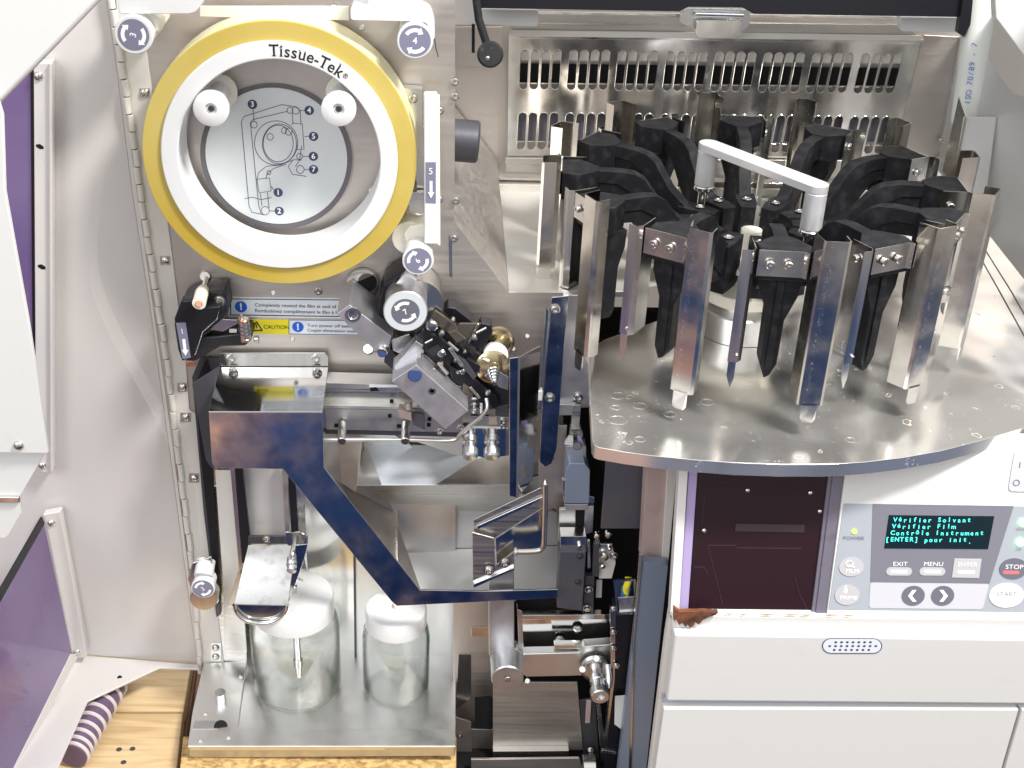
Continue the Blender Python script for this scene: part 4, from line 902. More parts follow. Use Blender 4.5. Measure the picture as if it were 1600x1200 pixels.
# rails under the cutter
ra = thing('feed_rails', 'steel feed rails and thin bent rod running between the drip cover and the cutter', 'guide rails', A(600, 650, -2))
def rp(name, m_, px, Y, t, holes=()): return slab(name, M[m_], ra, V(Y), px, t, holes=holes, bev=.03)
rp('rail', 'aluminium', [(505, 598), (640, 602), (640, 609), (505, 607)], -3.2, 2.2)
rp('rail_plate', 'steel', [(505, 608), (640, 611), (660, 636), (505, 634)], -2.8, .3)
rp('rail', 'zinc', [(577, 605), (640, 606), (640, 613), (577, 612)], -3.5, .3); rp('rail_slot', 'void', [(578, 606), (588, 605), (592, 611), (579, 612)], -3.55, .05)
rp('rail', 'aluminium', [(505, 633), (722, 638), (722, 642), (505, 638)], -3.6, 1.2)
rp('rail_plate', 'satin_aluminium', [(508, 639), (722, 643), (722, 676), (510, 671)], -3.4, .3)
rp('rail_base', 'dark_metal', [(508, 672), (722, 676), (722, 683), (508, 678)], -3.0, 1)
for x0, x1, y in ((522, 540, 665), (620, 636, 666)): rp('rail_slot', 'void', [(x0, y-3), (x1, y-3), (x1, y+3), (x0, y+3)], -3.45, .05)
for x, y in ((612, 627), (609, 650), (671, 655), (670, 664)): rp('rail_hole', 'void', [(x-3, y-3), (x+3, y-3), (x+3, y+3), (x-3, y+3)], -3.45, .05)
for x in (535, 634):
    MB().cyl(A(x, 662, -3.6), A(x-1, 690, -6.4), .42).build('rail_pin', M['bolt'], ra)
rp('clamp', 'pinkish', [(623, 640), (643, 645), (643, 658), (624, 652)], -5.2, 1.2); MB().cyl(A(637, 628, -4.6), A(637, 640, -4.8), .45).build('clamp_screw', M['bolt'], ra)
rp('clamp_plate', 'slate', [(643, 645), (663, 648), (664, 672), (645, 664)], -4.6, .3)
MB().tube([A(x, y, Y) for x, y, Y in smooth([(507, 687, -6), (560, 687, -6), (640, 687, -6), (705, 688, -6), (720, 678, -6.2), (735, 664, -6.4), (752, 650, -6.6), (761, 638, -6.6), (760, 622, -6.2)])], .2, 10).build('bent_rod', M['aluminium'], ra)
rp('fitting_block', 'mirror', [(722, 668), (795, 670), (795, 712), (760, 716), (722, 708)], -5.2, 1.0)
rp('fitting_top', 'steel', [(735, 650), (795, 652), (795, 670), (735, 669)], -5.0, .4); rp('fitting_post', 'pinkish', [(763, 652), (776, 652), (778, 664), (764, 664)], -5.4, .4)
for x in (734, 768):
    q = MB().lathe([(.52, 0), (.52, .6), (.72, .7), (.72, 1.3), (.55, 1.4), (.55, 1.9), (.78, 2.0), (.78, 2.7), (.62, 2.9), (.45, 2.9), (.001, 2.6)], A(x, 673, -5.4), (0, -.82, -.5), 24).build('hose_fitting', M['zinc'], ra)
for x, y in ((740, 640), (752, 640)): MB().cyl(A(x, y-12, -4.8), A(x, y+6, -5.2), .26).build('post', M['bolt'], ra)
for x, y in ((786, 658), (786, 666), (687, 674), (720, 668)): screw(ra, x, y, -5.0, .28)
for x, y in ((741, 620), (740, 628), (741, 637)): MB().cyl(A(x, y, -5.3), A(x, y+4, -5.4), .42).build('washer', M['zinc'], ra)

# ------------------------------------------------------------------ film reel
RC0 = A(436.5, 250, -5.3); k_ = (RC0-CAM_POS).dot(FWD)/FPX
reel = thing('film_reel', 'large reel of amber coverslip film on a white plastic core with black lettering', 'film reel', RC0+Vector((0, 4, 0)))
def annulus(name, m_, r0, r1, y0, y1, ch=.06):
    c = Vector((RC0.x, y0, RC0.z)); h = y1-y0
    return MB().lathe([(r0, ch), (r0+ch, 0), (r1-ch, 0), (r1, ch), (r1, h-ch), (r1-ch, h), (r0+ch, h), (r0, h-ch), (r0, ch)], c, (0, 1, 0), 128, caps=False).build(name, M[m_], reel)
fr_ = annulus('film_roll', 'film', 184*k_, 214.5*k_, -5.0, -1.2, .05)
annulus('roll_edge', 'film_side', 213*k_, 214.9*k_, -4.8, -1.1, .01)
core = annulus('reel_core', 'white_plastic', 157.5*k_, 185*k_, -5.3, -1.0, .1)
chars = [('T', 1.05), ('i', .55), ('s', .78), ('s', .78), ('u', 1.0), ('e', .86), ('-', .62), ('T', 1.05), ('e', .86), ('k', 1.0), ('®', .7)]
ang = -2.5; mbs = MB(); per = 42.5/sum(c_[1] for c_ in chars)
for ch, w_ in chars:
    a = math.radians(ang+w_*per/2); ang += w_*per
    rad = (162.5 if ch != '®' else 167)*k_; P = Vector((RC0.x+math.sin(a)*rad, -5.32, RC0.z+math.cos(a)*rad)); rt = Vector((math.cos(a), 0, -math.sin(a)))
    hgt = 1.0 if ch != '®' else .42
    o = text(ch, M['black_ink'], core, P, rt, (0, -1, 0), hgt, name='lettering', bold=.012, sx=.96, th=.0)
    up = Vector((math.sin(a), 0, math.cos(a)))
    serif = {'T': [(0, 0, .38), (-.33, .86, .05, .16), (.33, .86, .05, .16)], 'i': [(0, 0, .26), (-.07, .68, .16)], 'k': [(-.2, 0, .26), (.26, 0, .22), (-.24, 1.0, .16)], 'u': [(.26, 0, .16), (-.28, .68, .14), (.18, .68, .14)]}.get(ch, [])
    for sdef in serif:
        sx_, sz_, sw_ = sdef[:3]; sh_ = sdef[3] if len(sdef) > 3 else .055
        c0 = P+rt*sx_+up*sz_
        mbs.prism([c0-rt*sw_/2, c0+rt*sw_/2, c0+rt*sw_/2+up*sh_, c0-rt*sw_/2+up*sh_], (0, .012, 0))
mbs.build('lettering', M['black_ink'], core)

# ------------------------------------------------------------------ bent drip cover
dc = thing('drip_cover', 'L shaped polished steel drip cover with four socket screws, reflecting blue', 'steel cover', A(420, 640, -4))
def kp(name, m_, px, Y, t=.2, bev=.05): return slab(name, M[m_], dc, V(Y), px, t, bev=bev)
YT = -8.0
mb = MB().prism([A(343, 572, -.6), A(513, 572, -.6), A(504, 643, YT), A(326, 643, YT)], Vector((0, .03, .15))*-1)
mb.build('cover_top', M['mirror'], dc, .03)
kp('cover_flange', 'bright_steel', [(343, 552), (508, 552), (513, 558), (513, 572), (345, 572)], -.7, .25)
kp('cover_front', 'cover_mirror', [(326, 643), (504, 643), (506, 730), (508, 733), (656, 922), (760, 924), (872, 921), (872, 934), (760, 940), (620, 947), (612, 940), (442, 733), (335, 731), (331, 722)], YT, .2, .04)
for x, y in ((362, 560), (494, 560), (364, 581), (494, 581)):
    hexsock(dc, A(x, y, -.75 if y < 570 else -1.2), (0, -1, .3), .36)
slab('cover_side', M['dark_metal'], dc, V(-4), [(300, 600), (343, 572), (328, 640), (334, 735), (322, 720)], .2)
# column behind the cover going down to the well
wl = thing('film_chute', 'narrow vertical steel film chute with bright inner plate and rolled lip above the jars', 'film chute', A(425, 930, -3))
def wp(name, m_, px, Y, t=.2, bev=.04): return slab(name, M[m_], wl, V(Y), px, t, bev=bev)
wp('chute_wall', 'steel', [(345, 725), (362, 725), (386, 1020), (352, 1033)], -1.2)
wp('chute_wall', 'cream', [(336, 735), (360, 735), (376, 880), (352, 960)], -1.5, .1)
wp('chute_edge', 'black', [(366, 725), (378, 725), (392, 850), (388, 880), (378, 880)], -2.4, .5); wp('chute_edge', 'bright_steel', [(359, 725), (367, 725), (380, 890), (373, 890)], -2.3, .5)
wp('chute_back', 'wall_alu', [(378, 725), (448, 725), (450, 840), (390, 842)], -1.0, .1)
wp('chute_side', 'satin_aluminium', [(440, 725), (450, 735), (452, 838), (446, 838)], -2.3, .8); wp('chute_edge', 'black', [(450, 735), (461, 750), (466, 832), (455, 834)], -2.0, .4); wp('chute_side', 'zinc', [(461, 755), (475, 775), (481, 900), (467, 832)], -1.8, .3)
wp('cross_rail', 'dark_metal', [(388, 838), (450, 838), (450, 850), (388, 850)], -3.0, .3)
tp = MB().prism([A(388, 851, -3.2), A(462, 851, -3.2), A(450, 945, -7.6), A(366, 943, -7.6)], Vector((0, .05, .15))*-1).build('chute_plate', M['chute_sheet'], wl, .03)
wp('plate_lug', 'bright_steel', [(446, 832), (470, 832), (481, 838), (481, 850), (450, 852), (444, 846)], -3.4, .2); wp('plate_side', 'mirror', [(462, 852), (481, 850), (476, 872), (452, 940), (449, 944)], -6.2, .15)
mb = MB(); mb.tube([A(x, y, -7.6) for x, y in smooth([(366, 945), (370, 958), (385, 970), (408, 974), (430, 970), (446, 958), (450, 945)])], .22, 10); mb.build('plate_lip', M['mirror'], wl)
wp('lip_face', 'mirror', [(366, 944), (450, 946), (446, 957), (430, 969), (408, 972), (385, 968), (371, 957)], -7.3, .15)
screw(wl, 417, 843, -3.4, .34)
MB().tube([A(462, 838, -4.2), A(461, 850, -5), A(456, 868, -6)], .3, 12).build('pivot_pin', M['bolt'], wl)
for y, r in ((872, .5), (879, .56), (887, .5)): MB().cyl(A(456, y, -6.2), A(455, y+6, -6.6), r).build('pivot_nut', M['zinc'], wl)

# ------------------------------------------------------------------ well behind the jars and jar tray
jw = thing('jar_bay', 'bright steel jar bay with back walls and folded chute sheets below the cutter', 'jar bay', (-5, 3, 0))
def jp(name, m_, px, Y, t=.2, bev=.03): return slab(name, M[m_], jw, V(Y), px, t, bev=bev)
jp('bay_wall', 'bright_steel', [(340, 560), (565, 560), (565, 1018), (340, 1018)], 2.3)
jp('bay_wall', 'aluminium', [(553, 640), (712, 740), (712, 1043), (557, 1043)], 1.6)
jp('bay_wall_edge', 'dark_metal', [(550, 700), (554, 700), (557, 1043), (554, 1043)], 1.2, .3)
jp('bay_upper_wall', 'plate_steel', [(495, 556), (860, 556), (860, 640), (495, 640)], .5)
fac('chute_side_sheet', M['plate_steel'], jw, [(500, 668, -3), (560, 676, 1), (615, 798, 1.2), (508, 742, -3)], .12)
fac('chute_side_sheet', M['plate_steel'], jw, [(506, 742, -3), (615, 798, 1.2), (622, 882, 0), (660, 925, -3)], .12)
fac('chute_floor', M['steel'], jw, [(556, 756, -1), (790, 757, -1), (870, 800, 2), (615, 800, 2.8)], .12)
fac('chute_face', M['steel'], jw, [(608, 800, 1.4), (621, 797, 1.4), (621, 880, -3), (611, 870, -2)], .12)
jp('chute_back', 'plate_steel', [(610, 650), (880, 650), (880, 940), (610, 940)], 2.9)
fac('chute_panel', M['wall_alu'], jw, [(621, 797, 2.4), (870, 738, 2.4), (872, 852, 2.0), (622, 860, 2.0)], .1)
fac('chute_panel', M['wall_alu'], jw, [(622, 861, 1.8), (872, 853, 1.8), (872, 925, -2.5), (655, 923, -3)], .1)
zt = A(560, 757, -5.5).z
slab('slide_tray', M['tray_white'], jw, H(zt), [(560, 692), (795, 700), (802, 757), (558, 757)], .15, bev=.03)
slab('tray_fold', M['steel'], jw, H(zt+.12), [(560, 692), (572, 692), (596, 756.5), (558.5, 756.5)], .1, bev=.02)
slab('tray_fold', M['steel'], jw, H(zt+.12), [(795, 702), (801, 756.5), (682, 756.5), (742, 718)], .1, bev=.02)
jp('tray_face', 'plate_steel', [(505, 690), (566, 690), (559, 757), (556, 770), (508, 735)], -2.0)
jp('lower_plate', 'plate_steel', [(708, 940), (765, 938), (770, 1090), (745, 1094), (742, 1140), (708, 1140)], -2.6); jp('lower_plate_window', 'bright_steel', [(736, 980), (764, 980), (764, 994), (737, 994)], -2.7, .05); jp('lower_plate_window', 'bright_steel', [(716, 1022), (736, 1022), (736, 1090), (712, 1110)], -2.7, .05)
jp('lower_plate', 'plate_steel', [(708, 1120), (736, 1128), (740, 1240), (712, 1240)], -4.5); screw(jw, 718, 1150, -4.6, .2)
jp('lower_plate', 'plate_steel', [(736, 1140), (770, 1140), (772, 1240), (738, 1240)], -4.0)
jt = thing('jar_tray', 'brushed aluminium tray with a recessed shelf holding the two jars on chipboard', 'metal tray', (-10, -8, 0))
sl = slab('tray_plate', M['aluminium'], jt, H(0), [(322, 1036), (345, 1014), (712, 1014), (712, 1167), (296, 1167), (303, 1110)], .5, bev=.06)
H0 = H(-.0)
slab('tray_front', M['satin_aluminium'], jt, V(G(500, 1167, 0).y+.12), [(296, 1168), (711, 1166), (711, 1181), (296, 1184)], .5, bev=.05)
# raised border round the recess
slab('tray_border', M['aluminium'], jt, H(.28), [(318, 1036), (386, 1032), (372, 1135), (380, 1139), (712, 1139), (712, 1166), (293, 1166), (301, 1110)], .3, bev=.1)
slab('tray_slot', M['satin_aluminium'], jt, H(.31), [(304, 1126), (340, 1126), (340, 1139), (301, 1139)], .05, bev=0); MB().cyl(G(345, 1136, .1), G(345, 1136, .33), .72).build('tray_hole', M['void'], jt)
MB().tube([G(345, 1095, .2), G(345, 1095, .3)+Vector((0, 0, 1.2))], .58, 24).build('stud', M['zinc'], jt)
for x, y in ((376, 1059), (321, 1117), (357, 1154), (313, 1159)): MB().cyl(G(x, y, .25), G(x, y, .36), .26).build('rivet', M['bolt'], jt)
for x0, x1 in ((296, 330), (377, 398), (680, 700)): slab('tray_foot', M['bright_steel' if x0 == 296 else 'black'], jt, V(-11.6), [(x0, 1183), (x1, 1183), (x1, 1190), (x0, 1190)], .5)

def jar(x, y, R, hh, label, rod):
    c = G(x, y, .02)
    j = thing('glass_jar', label, 'glass jar', c, 'glass jars on the tray')
    prof = [(.001, 0), (R*.80, 0), (R*.93, .12), (R, .8), (R, hh*.70), (R*.96, hh*.80), (R*.88, hh*.87), (R*.86, hh*.90), (R*.86, hh)]
    inn = [(R*.86-.1, hh), (R*.86-.11, hh*.89), (R*.95-.1, hh*.79), (R-.12, hh*.69), (R-.13, .9), (R*.88, .26), (.001, .4)]
    MB().lathe(prof+inn, c, (0, 0, 1), 72, caps=False).build('jar_glass', M['glass'], j)
    lt = hh*.86; lr = R*.90
    q = MB().lathe([(lr-.2, lt), (lr, lt+.06), (lr, hh+.5), (lr-.12, hh+.72), (lr-.4, hh+.78), (.001, hh+.78)], c, (0, 0, 1), 72).build('jar_lid', M['white_plastic'], j)
    if rod:
        a = c+Vector((.15, .3, 1.6)); MB().cyl(a, a+Vector((-.1, .1, hh)), .38).build('dip_tube', M['zinc'], j); MB().cyl(a+Vector((0, 0, .9)), a+Vector((0, 0, 1.9)), .52).build('tube_collar', M['bolt'], j); MB().cyl(a-Vector((0, 0, .6)), a+Vector((0, 0, .1)), .3).build('tube_tip', M['bolt'], j)
    else: MB().cyl(c+Vector((.35, .1, hh+.7)), c+Vector((.35, .1, hh+1.3)), .6).build('lid_port', M['ivory'], q)
    return j
jar(465, 1071, 4.75, 11.8, 'larger clear glass jar with white lid and steel dip tube, left of the two', True)
jar(619, 1073, 3.6, 10.2, 'smaller empty clear glass jar with white lid under the end of the drip cover', False)

# ------------------------------------------------------------------ slide transport in the middle
tr = thing('slide_transport', 'vertical slide transport column with chutes, clips and screwed steel brackets between cutter and carousel', 'transport column', A(880, 950, -4))
def tp_(name, m_, px, Y, t=.2, bev=.04, par=None): return slab(name, M[m_], par or tr, V(Y), px, t, bev=bev)
tp_('guide_channel', 'mirror', [(796, 560), (811, 558), (808, 778), (796, 775)], -8.5, .15)
fac('guide_channel_wing', M['mirror'], tr, [(812, 558, -8.4), (845, 540, -5.0), (838, 690, -5.0), (832, 750, -5.6), (808, 778, -8.4)], .12)
mb = MB().tube([A(811, 558, -8.55), A(808, 776, -8.55)], .1, 8); mb.build('channel_edge', M['slate'], tr)
tp_('front_channel', 'channel_steel', [(850, 262), (866, 258), (862, 475), (850, 486)], -6, .15) if False else None
sp = tp_('screw_plate', 'satin_aluminium', [(880, 461), (923, 461), (919, 633), (872, 633)], -1.6, .5)
for x, y in ((911, 487), (904, 620)): screw(sp, x, y, -1.6, .4)
vs = tp_('slide_strip', 'mirror', [(862, 465), (889, 462), (880, 560), (870, 700), (862, 724), (852, 730), (843, 722), (846, 650)], -2.6, .2)
for x, y in ((867, 483), (859, 622)): screw(vs, x, y, -2.65, .38)
tp_('strip_edge', 'bright_steel', [(853, 480), (858, 486), (850, 600), (846, 640), (840, 640), (844, 600)], -3.0, .6)
tp_('strip_clip', 'white_plastic', [(841, 612), (848, 612), (847, 626), (840, 626)], -3.4, .4)
tp_('spacer_bar', 'satin_aluminium', [(872, 632), (897, 633), (895, 649), (872, 649)], -2.2, .8); tp_('column_bar', 'steel', [(895, 633), (908, 633), (905, 672), (892, 672)], -2.4, .6)
tp_('rear_plate', 'plate_steel', [(868, 665), (886, 665), (884, 790), (840, 800), (842, 720), (866, 720)], -1.8, .3)
tp_('column_head', 'steel', [(892, 670), (908, 670), (911, 676), (911, 690), (890, 690)], -3.4, 1.0)
tp_('head_clip', 'white_paint', [(882, 695), (889, 684), (896, 684), (896, 697)], -4.0, .5); tp_('head_clip', 'lavender', [(903, 684), (908, 684), (914, 697), (903, 700)], -4.0, .5)
tp_('column_neck', 'satin_aluminium', [(884, 698), (916, 698), (916, 724), (884, 724)], -4.2, 1.6); MB().cyl(A(902, 697, -4.7), A(902, 697, -4.2), .42).build('neck_hole', M['dark_metal'], tr)
hd = tp_('slide_head', 'bluish', [(890, 724), (914, 724), (922, 735), (921, 787), (883, 787), (884, 735)], -5.6, 2.4, .1); tp_('head_foot', 'aluminium', [(882, 788), (919, 788), (918, 797), (884, 797)], -5.4, 1.6)
tp_('head_clasp', 'bright_steel', [(879, 750), (884, 750), (884, 768), (879, 768)], -5.0, .6); tp_('head_bracket', 'bright_steel', [(920, 775), (929, 777), (929, 786), (920, 786)], -4.6, .4)
co = tp_('column_plate', 'aluminium', [(874, 797), (928, 790), (926, 832), (872, 845)], -3.8, .5); tp_('column_slot', 'void', [(899, 797), (914, 797), (913, 822), (906, 826), (899, 822)], -3.9, .1, par=co)
cb = tp_('clamp_body', 'slate', [(875, 862), (916, 862), (910, 955), (870, 950)], -6.4, 1.8, .1); tp_('clamp_top', 'bright_steel', [(876, 838), (916, 838), (917, 862), (875, 862)], -5.8, 1.6)
for x, y in ((906, 869), (903, 909)): screw(cb, x, y, -6.4, .28, mat=M['dark_metal'])
tp_('clamp_side', 'dark_metal', [(915, 900), (929, 900), (927, 958), (911, 956)], -5.4, .6); tp_('clamp_rod', 'zinc', [(918, 845), (922, 845), (923, 888), (918, 888)], -6, .3)
for x, y in ((920, 921), (917, 950), (959, 868)): screw(tr, x, y, -5.6, .32)
tp_('latch_plate', 'cream', [(936, 860), (956, 850), (960, 866), (962, 880), (956, 904), (936, 904)], -5.2, .3); tp_('latch_arm', 'zinc', [(930, 838), (936, 832), (938, 870), (934, 896), (928, 896)], -5.6, .3)
tp_('latch_box', 'dark_metal', [(928, 850), (937, 850), (936, 902), (926, 900)], -5.8, .6); tp_('latch_bracket', 'zinc', [(938, 850), (957, 850), (956, 858), (938, 862)], -5.6, .3)
for x, y, r in ((932, 834, .3), (950, 832, .34), (944, 867, .4), (941, 881, .26), (952, 854, .2), (905, 849, .24)): MB().lathe([(r, 0), (r, .5), (r*.5, .6)], A(x, y, -5.6), (0, -1, 0), 16).build('screw', M['bolt'], tr)
tp_('label_slip', 'white_paint', [(932, 906), (941, 906), (940, 934), (931, 934)], -4, .05)
# angled slide chute with rod
tp_('angled_chute', 'steel', [(740, 812), (845, 762), (850, 766), (851, 790), (771, 842), (741, 836)], -7.2, .15)
tp_('angled_chute', 'bright_steel', [(745, 822), (848, 776), (849, 781), (746, 828)], -7.4, .1)
tp_('chute_plate', 'steel', [(738, 832), (772, 841), (774, 884), (803, 862), (804, 888), (739, 916)], -7.8, .2)
tp_('chute_lip', 'bright_steel', [(739, 913), (803, 887), (804, 891), (740, 919)], -8.1, .4)
tp_('chute_inner', 'channel_steel', [(774, 842), (850, 792), (850, 858), (806, 860), (776, 882)], -6.8, .1)
for x, y in ((764, 891), (789, 879)): screw(tr, x, y, -8.0, .42)
MB().tube([A(x, y, -8.6) for x, y in smooth([(852, 757), (852, 780), (851, 820), (850, 848), (846, 858), (838, 861), (822, 862), (806, 862)], 4)], .27, 12).build('bent_rod', M['bolt'], tr)
MB().cyl(A(852, 756, -8.6), A(852, 750, -8.6), .26, .1).build('rod_tip', M['bolt'], tr); MB().cyl(A(803, 862, -8.6), A(808, 862, -8.6), .42).build('rod_nut', M['zinc'], tr)
# support arm, knob
tp_('support_arm', 'satin_aluminium', [(763, 902), (803, 888), (804, 1012), (764, 1025)], -7.2, 1.4, .1)
c0 = A(793, 1061, -10.4)
kb = MB().lathe([(1.66, 4.4), (1.66, .12), (1.56, 0), (.45, 0), (.4, .35), (.001, .35)], c0, (0, 1, 0), 48).build('support_knob', M['satin_aluminium'], tr)
MB().cyl(c0+Vector((0, -.02, 0)), c0+Vector((0, .3, 0)), .3, seg=6).build('knob_bolt', M['bolt'], kb); MB().cyl(A(824, 1064, -9.5), A(824, 1064, -9.0), .3).build('screw', M['bolt'], tr)
bk_ = tp_('crossbar_back', 'mirror', [(815, 968), (955, 966), (955, 1016), (815, 1016)], -5.0, .2); tp_('crossbar_top', 'bright_steel', [(812, 962), (956, 960), (956, 968), (815, 968)], -6.0, .8)
tp_('crossbar_strip', 'gold', [(818, 988), (905, 985), (905, 998), (818, 1000)], -5.1, .1) if False else None
tp_('crossbar_end', 'bright_steel', [(808, 952), (816, 955), (818, 1016), (810, 1012)], -6.6, 1.0)
for x, y in ((875, 1000), (903, 983)): MB().lathe([(.55, 0), (.5, .2), (.25, .35), (.001, .35)], A(x, y, -5.3), (0, -1, 0), 24).build('screw', M['bolt'], tr)
tp_('crossbar', 'aluminium', [(806, 1012), (818, 1022), (905, 1020), (912, 1010), (955, 1007), (958, 1014), (958, 1055), (822, 1058), (812, 1050)], -7.4, 1.2, .1)
tp_('crossbar_ledge', 'bright_steel', [(866, 1008), (911, 1008), (911, 1014), (866, 1014)], -7.0, .8)
mc = A(930, 1042, -7.8)
mo = MB().lathe([(1.55, 0), (1.55, .5), (1.4, .6), (.9, .6)], mc, (0, -1, 0), 40).build('motor_flange', M['bolt'], tr)
MB().lathe([(.68, .5), (.68, 1.6), (.82, 1.65), (.82, 2.2), (.72, 2.3), (.72, 3.2), (.95, 3.3), (.95, 4.2), (.85, 4.3), (.45, 4.3), (.4, 4.0), (.001, 4.0)], mc, (.02, -1, -.05), 32).build('motor_shaft', M['zinc'], mo)
for x, y in ((910, 1046), (932, 1029), (950, 1043)): MB().cyl(A(x, y, -8.9), A(x, y, -8.3), .36).build('screw', M['zinc'], mo)
MB().tube([A(950, 1040, -8.8), A(952, 1062, -10), A(951, 1075, -10.5)], [.5, .42, .3], 16).build('motor_wire_sleeve', M['bolt'], tr)
tp_('corner_shadow_sheet', 'void', [(806, 925), (870, 925), (870, 965), (806, 965)], -4.0, .1, 0)  # flat black sheet painted as the shade in this corner
tp_('oxide_strip', 'rust_stain', [(820, 956), (910, 953), (910, 959), (820, 962)], -4.9, .1, 0)
tp_('lower_flap', 'plate_steel', [(770, 1066), (902, 1066), (911, 1172), (770, 1174)], -5.6, .2); tp_('flap_lip', 'bright_steel', [(770, 1174), (889, 1173), (890, 1186), (770, 1187)], -6.4, .8)
tp_('lower_base', 'plate_steel', [(736, 1187), (905, 1185), (920, 1240), (736, 1240)], -7.5, .3); tp_('flap_gap', 'void', [(742, 1090), (768, 1088), (768, 1140), (742, 1138)], -5.0, .1, 0)
MB().cyl(A(910, 1196, -8), A(930, 1196, -8), 1.2).build('lower_roller', M['bolt'], tr); screw(tr, 923, 1173, -6, .4)
tp_('side_bar', 'dark_metal', [(905, 1095), (930, 1090), (936, 1185), (912, 1185)], -5.4, .2); tp_('side_bar', 'zinc', [(930, 1080), (936, 1080), (948, 1185), (940, 1190)], -6.4, .3); tp_('side_bar', 'zinc', [(948, 1070), (951, 1070), (955, 1155), (950, 1155)], -6.6, .3)
tp_('side_slot', 'pinkish', [(916, 1094), (924, 1094), (922, 1130), (914, 1130)], -5.7, .1)
# black control box at the right of the transport
bx_ = thing('connector_box', 'tall black metal connector box with yellow and blue wires entering its open top', 'electrical box', A(975, 1100, -8))
slab('box_face', M['black'], bx_, V(-9), [(962, 962), (993, 958), (990, 1040), (976, 1200), (944, 1200), (958, 1088)], 3, bev=.05)
slab('box_rim', M['bright_steel'], bx_, V(-9.3), [(958, 906), (993, 905), (996, 955), (992, 960), (964, 960)], .2, holes=[[(961, 909), (990, 908), (992, 955), (966, 957)]])
slab('box_inner', M['zinc'], bx_, V(-9.1), [(966, 934), (991, 932), (992, 955), (968, 957)], .2); slab('box_inner_back', M['print_navy'], bx_, V(-7), [(961, 909), (990, 908), (991, 936), (964, 938)], .2)
slab('box_flange', M['bright_steel'], bx_, V(-9.1), [(953, 950), (962, 955), (961, 1060), (950, 1150), (947, 1150), (955, 1060)], .5)
slab('box_edge', M['bright_steel'], bx_, V(-9.2), [(993, 958), (996, 958), (990, 1100), (987, 1100)], .2)
for x, y in ((958, 951), (958, 988), (958, 1013), (963, 1040), (992, 1016), (985, 1088), (981, 1131)): screw(bx_, x, y, -9.25, .26)
MB().tube([A(979, 932, -8.2), A(978, 918, -8.8), A(981, 910, -9.0), A(982, 902, -8.8)], .34, 10).build('yellow_wire', M['wire_yellow'], bx_); MB().tube([A(977, 936, -8), A(978, 920, -8.4)], .5, 10).build('blue_wire', M['wire_blue'], bx_)
slab('paper_tag', M['paper_tag'], bx_, V(-9.6), [(961, 1088), (983, 1086), (980, 1136), (974, 1142), (960, 1132)], .1)
slab('box_foot', M['bright_steel'], bx_, V(-9.2), [(941, 1172), (975, 1176), (974, 1180), (940, 1177)], .3)

# ================================================================== left cream door
dr = thing('cabinet_door', 'open cream painted door on a long piano hinge, with purple acrylic windows', 'cabinet door', A(200, 1030, .5))
def dp(name, m_, px, Y, t=.3, bev=.05, holes=(), r=0, par=None): return slab(name, M[m_], par or dr, V(Y), px, t, bev=bev, holes=holes, r=r)
dp('door_panel', 'door_cream', [(-90, -60), (163, -60), (167, 0), (182, 100), (207, 300), (235, 480), (257, 642), (275, 775), (291, 900), (309, 1040), (135, 1023), (-90, 1012)], .4, .6, .12)
dp('door_edge', 'cream', [(164, -60), (172, -60), (175, 0), (190, 110), (213, 290), (238, 470), (262, 640), (280, 775), (296, 900), (314, 1042), (309, 1043), (291, 900), (275, 775), (257, 642), (235, 480), (207, 300), (182, 100), (167, 0)], .1, .5, .04)
dp('window_rail', 'door_cream', [(52, 108), (58, 98), (80, 97), (82, 738), (76, 741), (62, 738), (55, 600)], -1.0, 1.3, .15)
dp('rail_lip', 'door_cream', [(76, 99), (81, 99), (83, 738), (78, 738)], -1.4, .5, .1)
for y, x in ((229, 62), (417, 65)):
    dp('rail_hole', 'void', [(x-6, y-3), (x, y-4), (x+6, y), (x+6, y+4), (x, y+4), (x-6, y)], -1.02, .05, 0)
pw = dp('acrylic_window', 'purple_pane', [(-90, 60), (49, 60), (53, 560), (-90, 560)], -.5, .3, 0)
dp('window_gasket', 'black', [(47, 60), (54, 60), (58, 600), (51, 560)], -.55, .3, 0)
for x, y in ((60, 119), (66, 727)): panhead(dr, x, y, V(-1.0), .42)
dp('window_rail', 'door_cream', [(66, 804), (94, 799), (136, 1024), (134, 1029), (113, 1028), (72, 822)], -1.0, 1.0, .15)
for x, y in ((80, 817), (120, 1019)): panhead(dr, x, y, V(-1.0), .42)
# lower box: flange and purple side window standing forward
q0, q1 = G(134, 1024, .3), G(25, 1200, .3); dn = (q1-q0); dn.z = 0; NW = Vector((-dn.y, dn.x, 0)).normalized()
if NW.dot(CAM_POS-q0) < 0: NW = -NW
WPn = Plane(q0, NW)
slab('acrylic_window', M['purple_pane'], dr, WPn.off(-.25), [(68, 815), (113, 1024), (22, 1206), (-80, 1390), (-80, 1050)], .25, bev=0)
slab('window_gasket', M['black'], dr, WPn.off(.0), [(66, 808), (70, 818), (-30, 995), (-36, 985)], .2, bev=0)
slab('window_rail', M['door_cream'], dr, WPn.off(-.1), [(112, 1022), (124, 1022), (30, 1206), (-40, 1345), (-50, 1340), (20, 1206)], .3, bev=.05)
slab('door_flange', M['door_cream'], dr, H(.3), [(113, 1022), (309, 1038), (312, 1045), (249, 1043), (137, 1095), (90, 1200), (40, 1310), (-50, 1345), (18, 1206)], .3, bev=.1)
MB().cyl(G(187, 1059, .3), G(187, 1059, .34), .26).build('flange_hole', M['void'], dr)
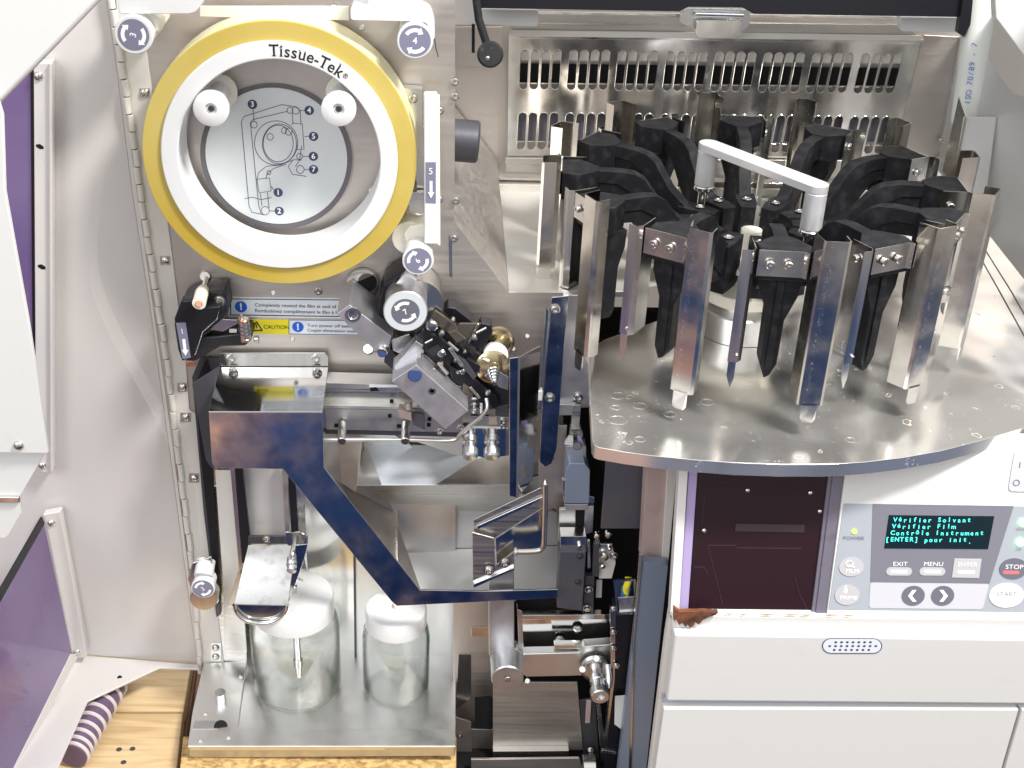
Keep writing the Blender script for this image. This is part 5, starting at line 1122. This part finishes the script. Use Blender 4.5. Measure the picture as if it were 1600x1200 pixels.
# lifted covers at the far left, closer to the viewer
cl = thing('raised_cover', 'large white painted cover raised at the far left edge, with folded steel lower flange', 'machine cover', A(20, 700, -20))
slab('cover_sheet', M['white_paint'], cl, V(-20), [(-140, -120), (240, -90), (156, 2), (0, 162), (-140, 305)], 1.5, bev=.35)
slab('cover_sheet', M['white_paint'], cl, V(-21), [(-140, 160), (-2, 160), (4, 180), (8, 300), (44, 500), (76, 706), (74, 709), (-140, 706)], .5, bev=.1)
slab('cover_flange', M['white_paint'], cl, V(-20.4), [(-140, 708), (70, 709), (52, 740), (31, 776), (34, 800), (14, 836), (8, 841), (-140, 842)], .3, bev=.06)
slab('flange_fold', M['bright_steel'], cl, V(-20.75), [(-140, 775), (30, 777), (31, 786), (-140, 786)], .3, bev=.1)
panhead(cl, 29, 696, V(-21), .45)

# ================================================================== hoses
hs = thing('drain_hose', 'white plastic hose printed with blue text, rising at the top right behind the carousel', 'plastic hose', A(1520, 180, 5))
hb = MB().tube([A(x, y, 21.5) for x, y in smooth([(1538, -60), (1534, 0), (1525, 80), (1516, 150), (1511, 190)])], 1.62, 28).build('hose_body', M['hose_white'], hs)
for i, ch in enumerate('ISO 70/89 - 7'):
    if ch != ' ': text(ch, M['blue_ink'], hs, A(1512+i*.9, 160-i*7.5, 19.8), (.12, 0, 1), (0, -1, 0), .62, vcen=True)
for i in range(12): text('A', M['blue_ink'], hs, A(1527-(i*-.9)-6, 150-i*6, 4.55), (.12, 0, 1), (0, -1, 0), .35, vcen=True) if False else None
rh = thing('ribbed_hose', 'purple and white ribbed flexible hose lying on the pallet under the door', 'ribbed hose', G(150, 1130, -3))
path = smooth([(192, 1050), (175, 1085), (152, 1125), (132, 1160), (118, 1186)], 8)
cen = [G(x-4, y-4, -2.25) for x, y in path]
MB().tube(cen, 1.5, 32).build('hose_body', M['hose_purple'], rh)
tot = 0; last = None; k = 0
for i in range(1, len(cen)):
    seg_ = cen[i]-cen[i-1]; n2 = 2
    if i % 3 == 0:
        d_ = seg_.normalized(); MB().lathe([(1.45, -.24), (1.7, -.1), (1.7, .1), (1.45, .24)], cen[i], d_, 36, caps=False).build('hose_rib', M['hose_rib'], rh)
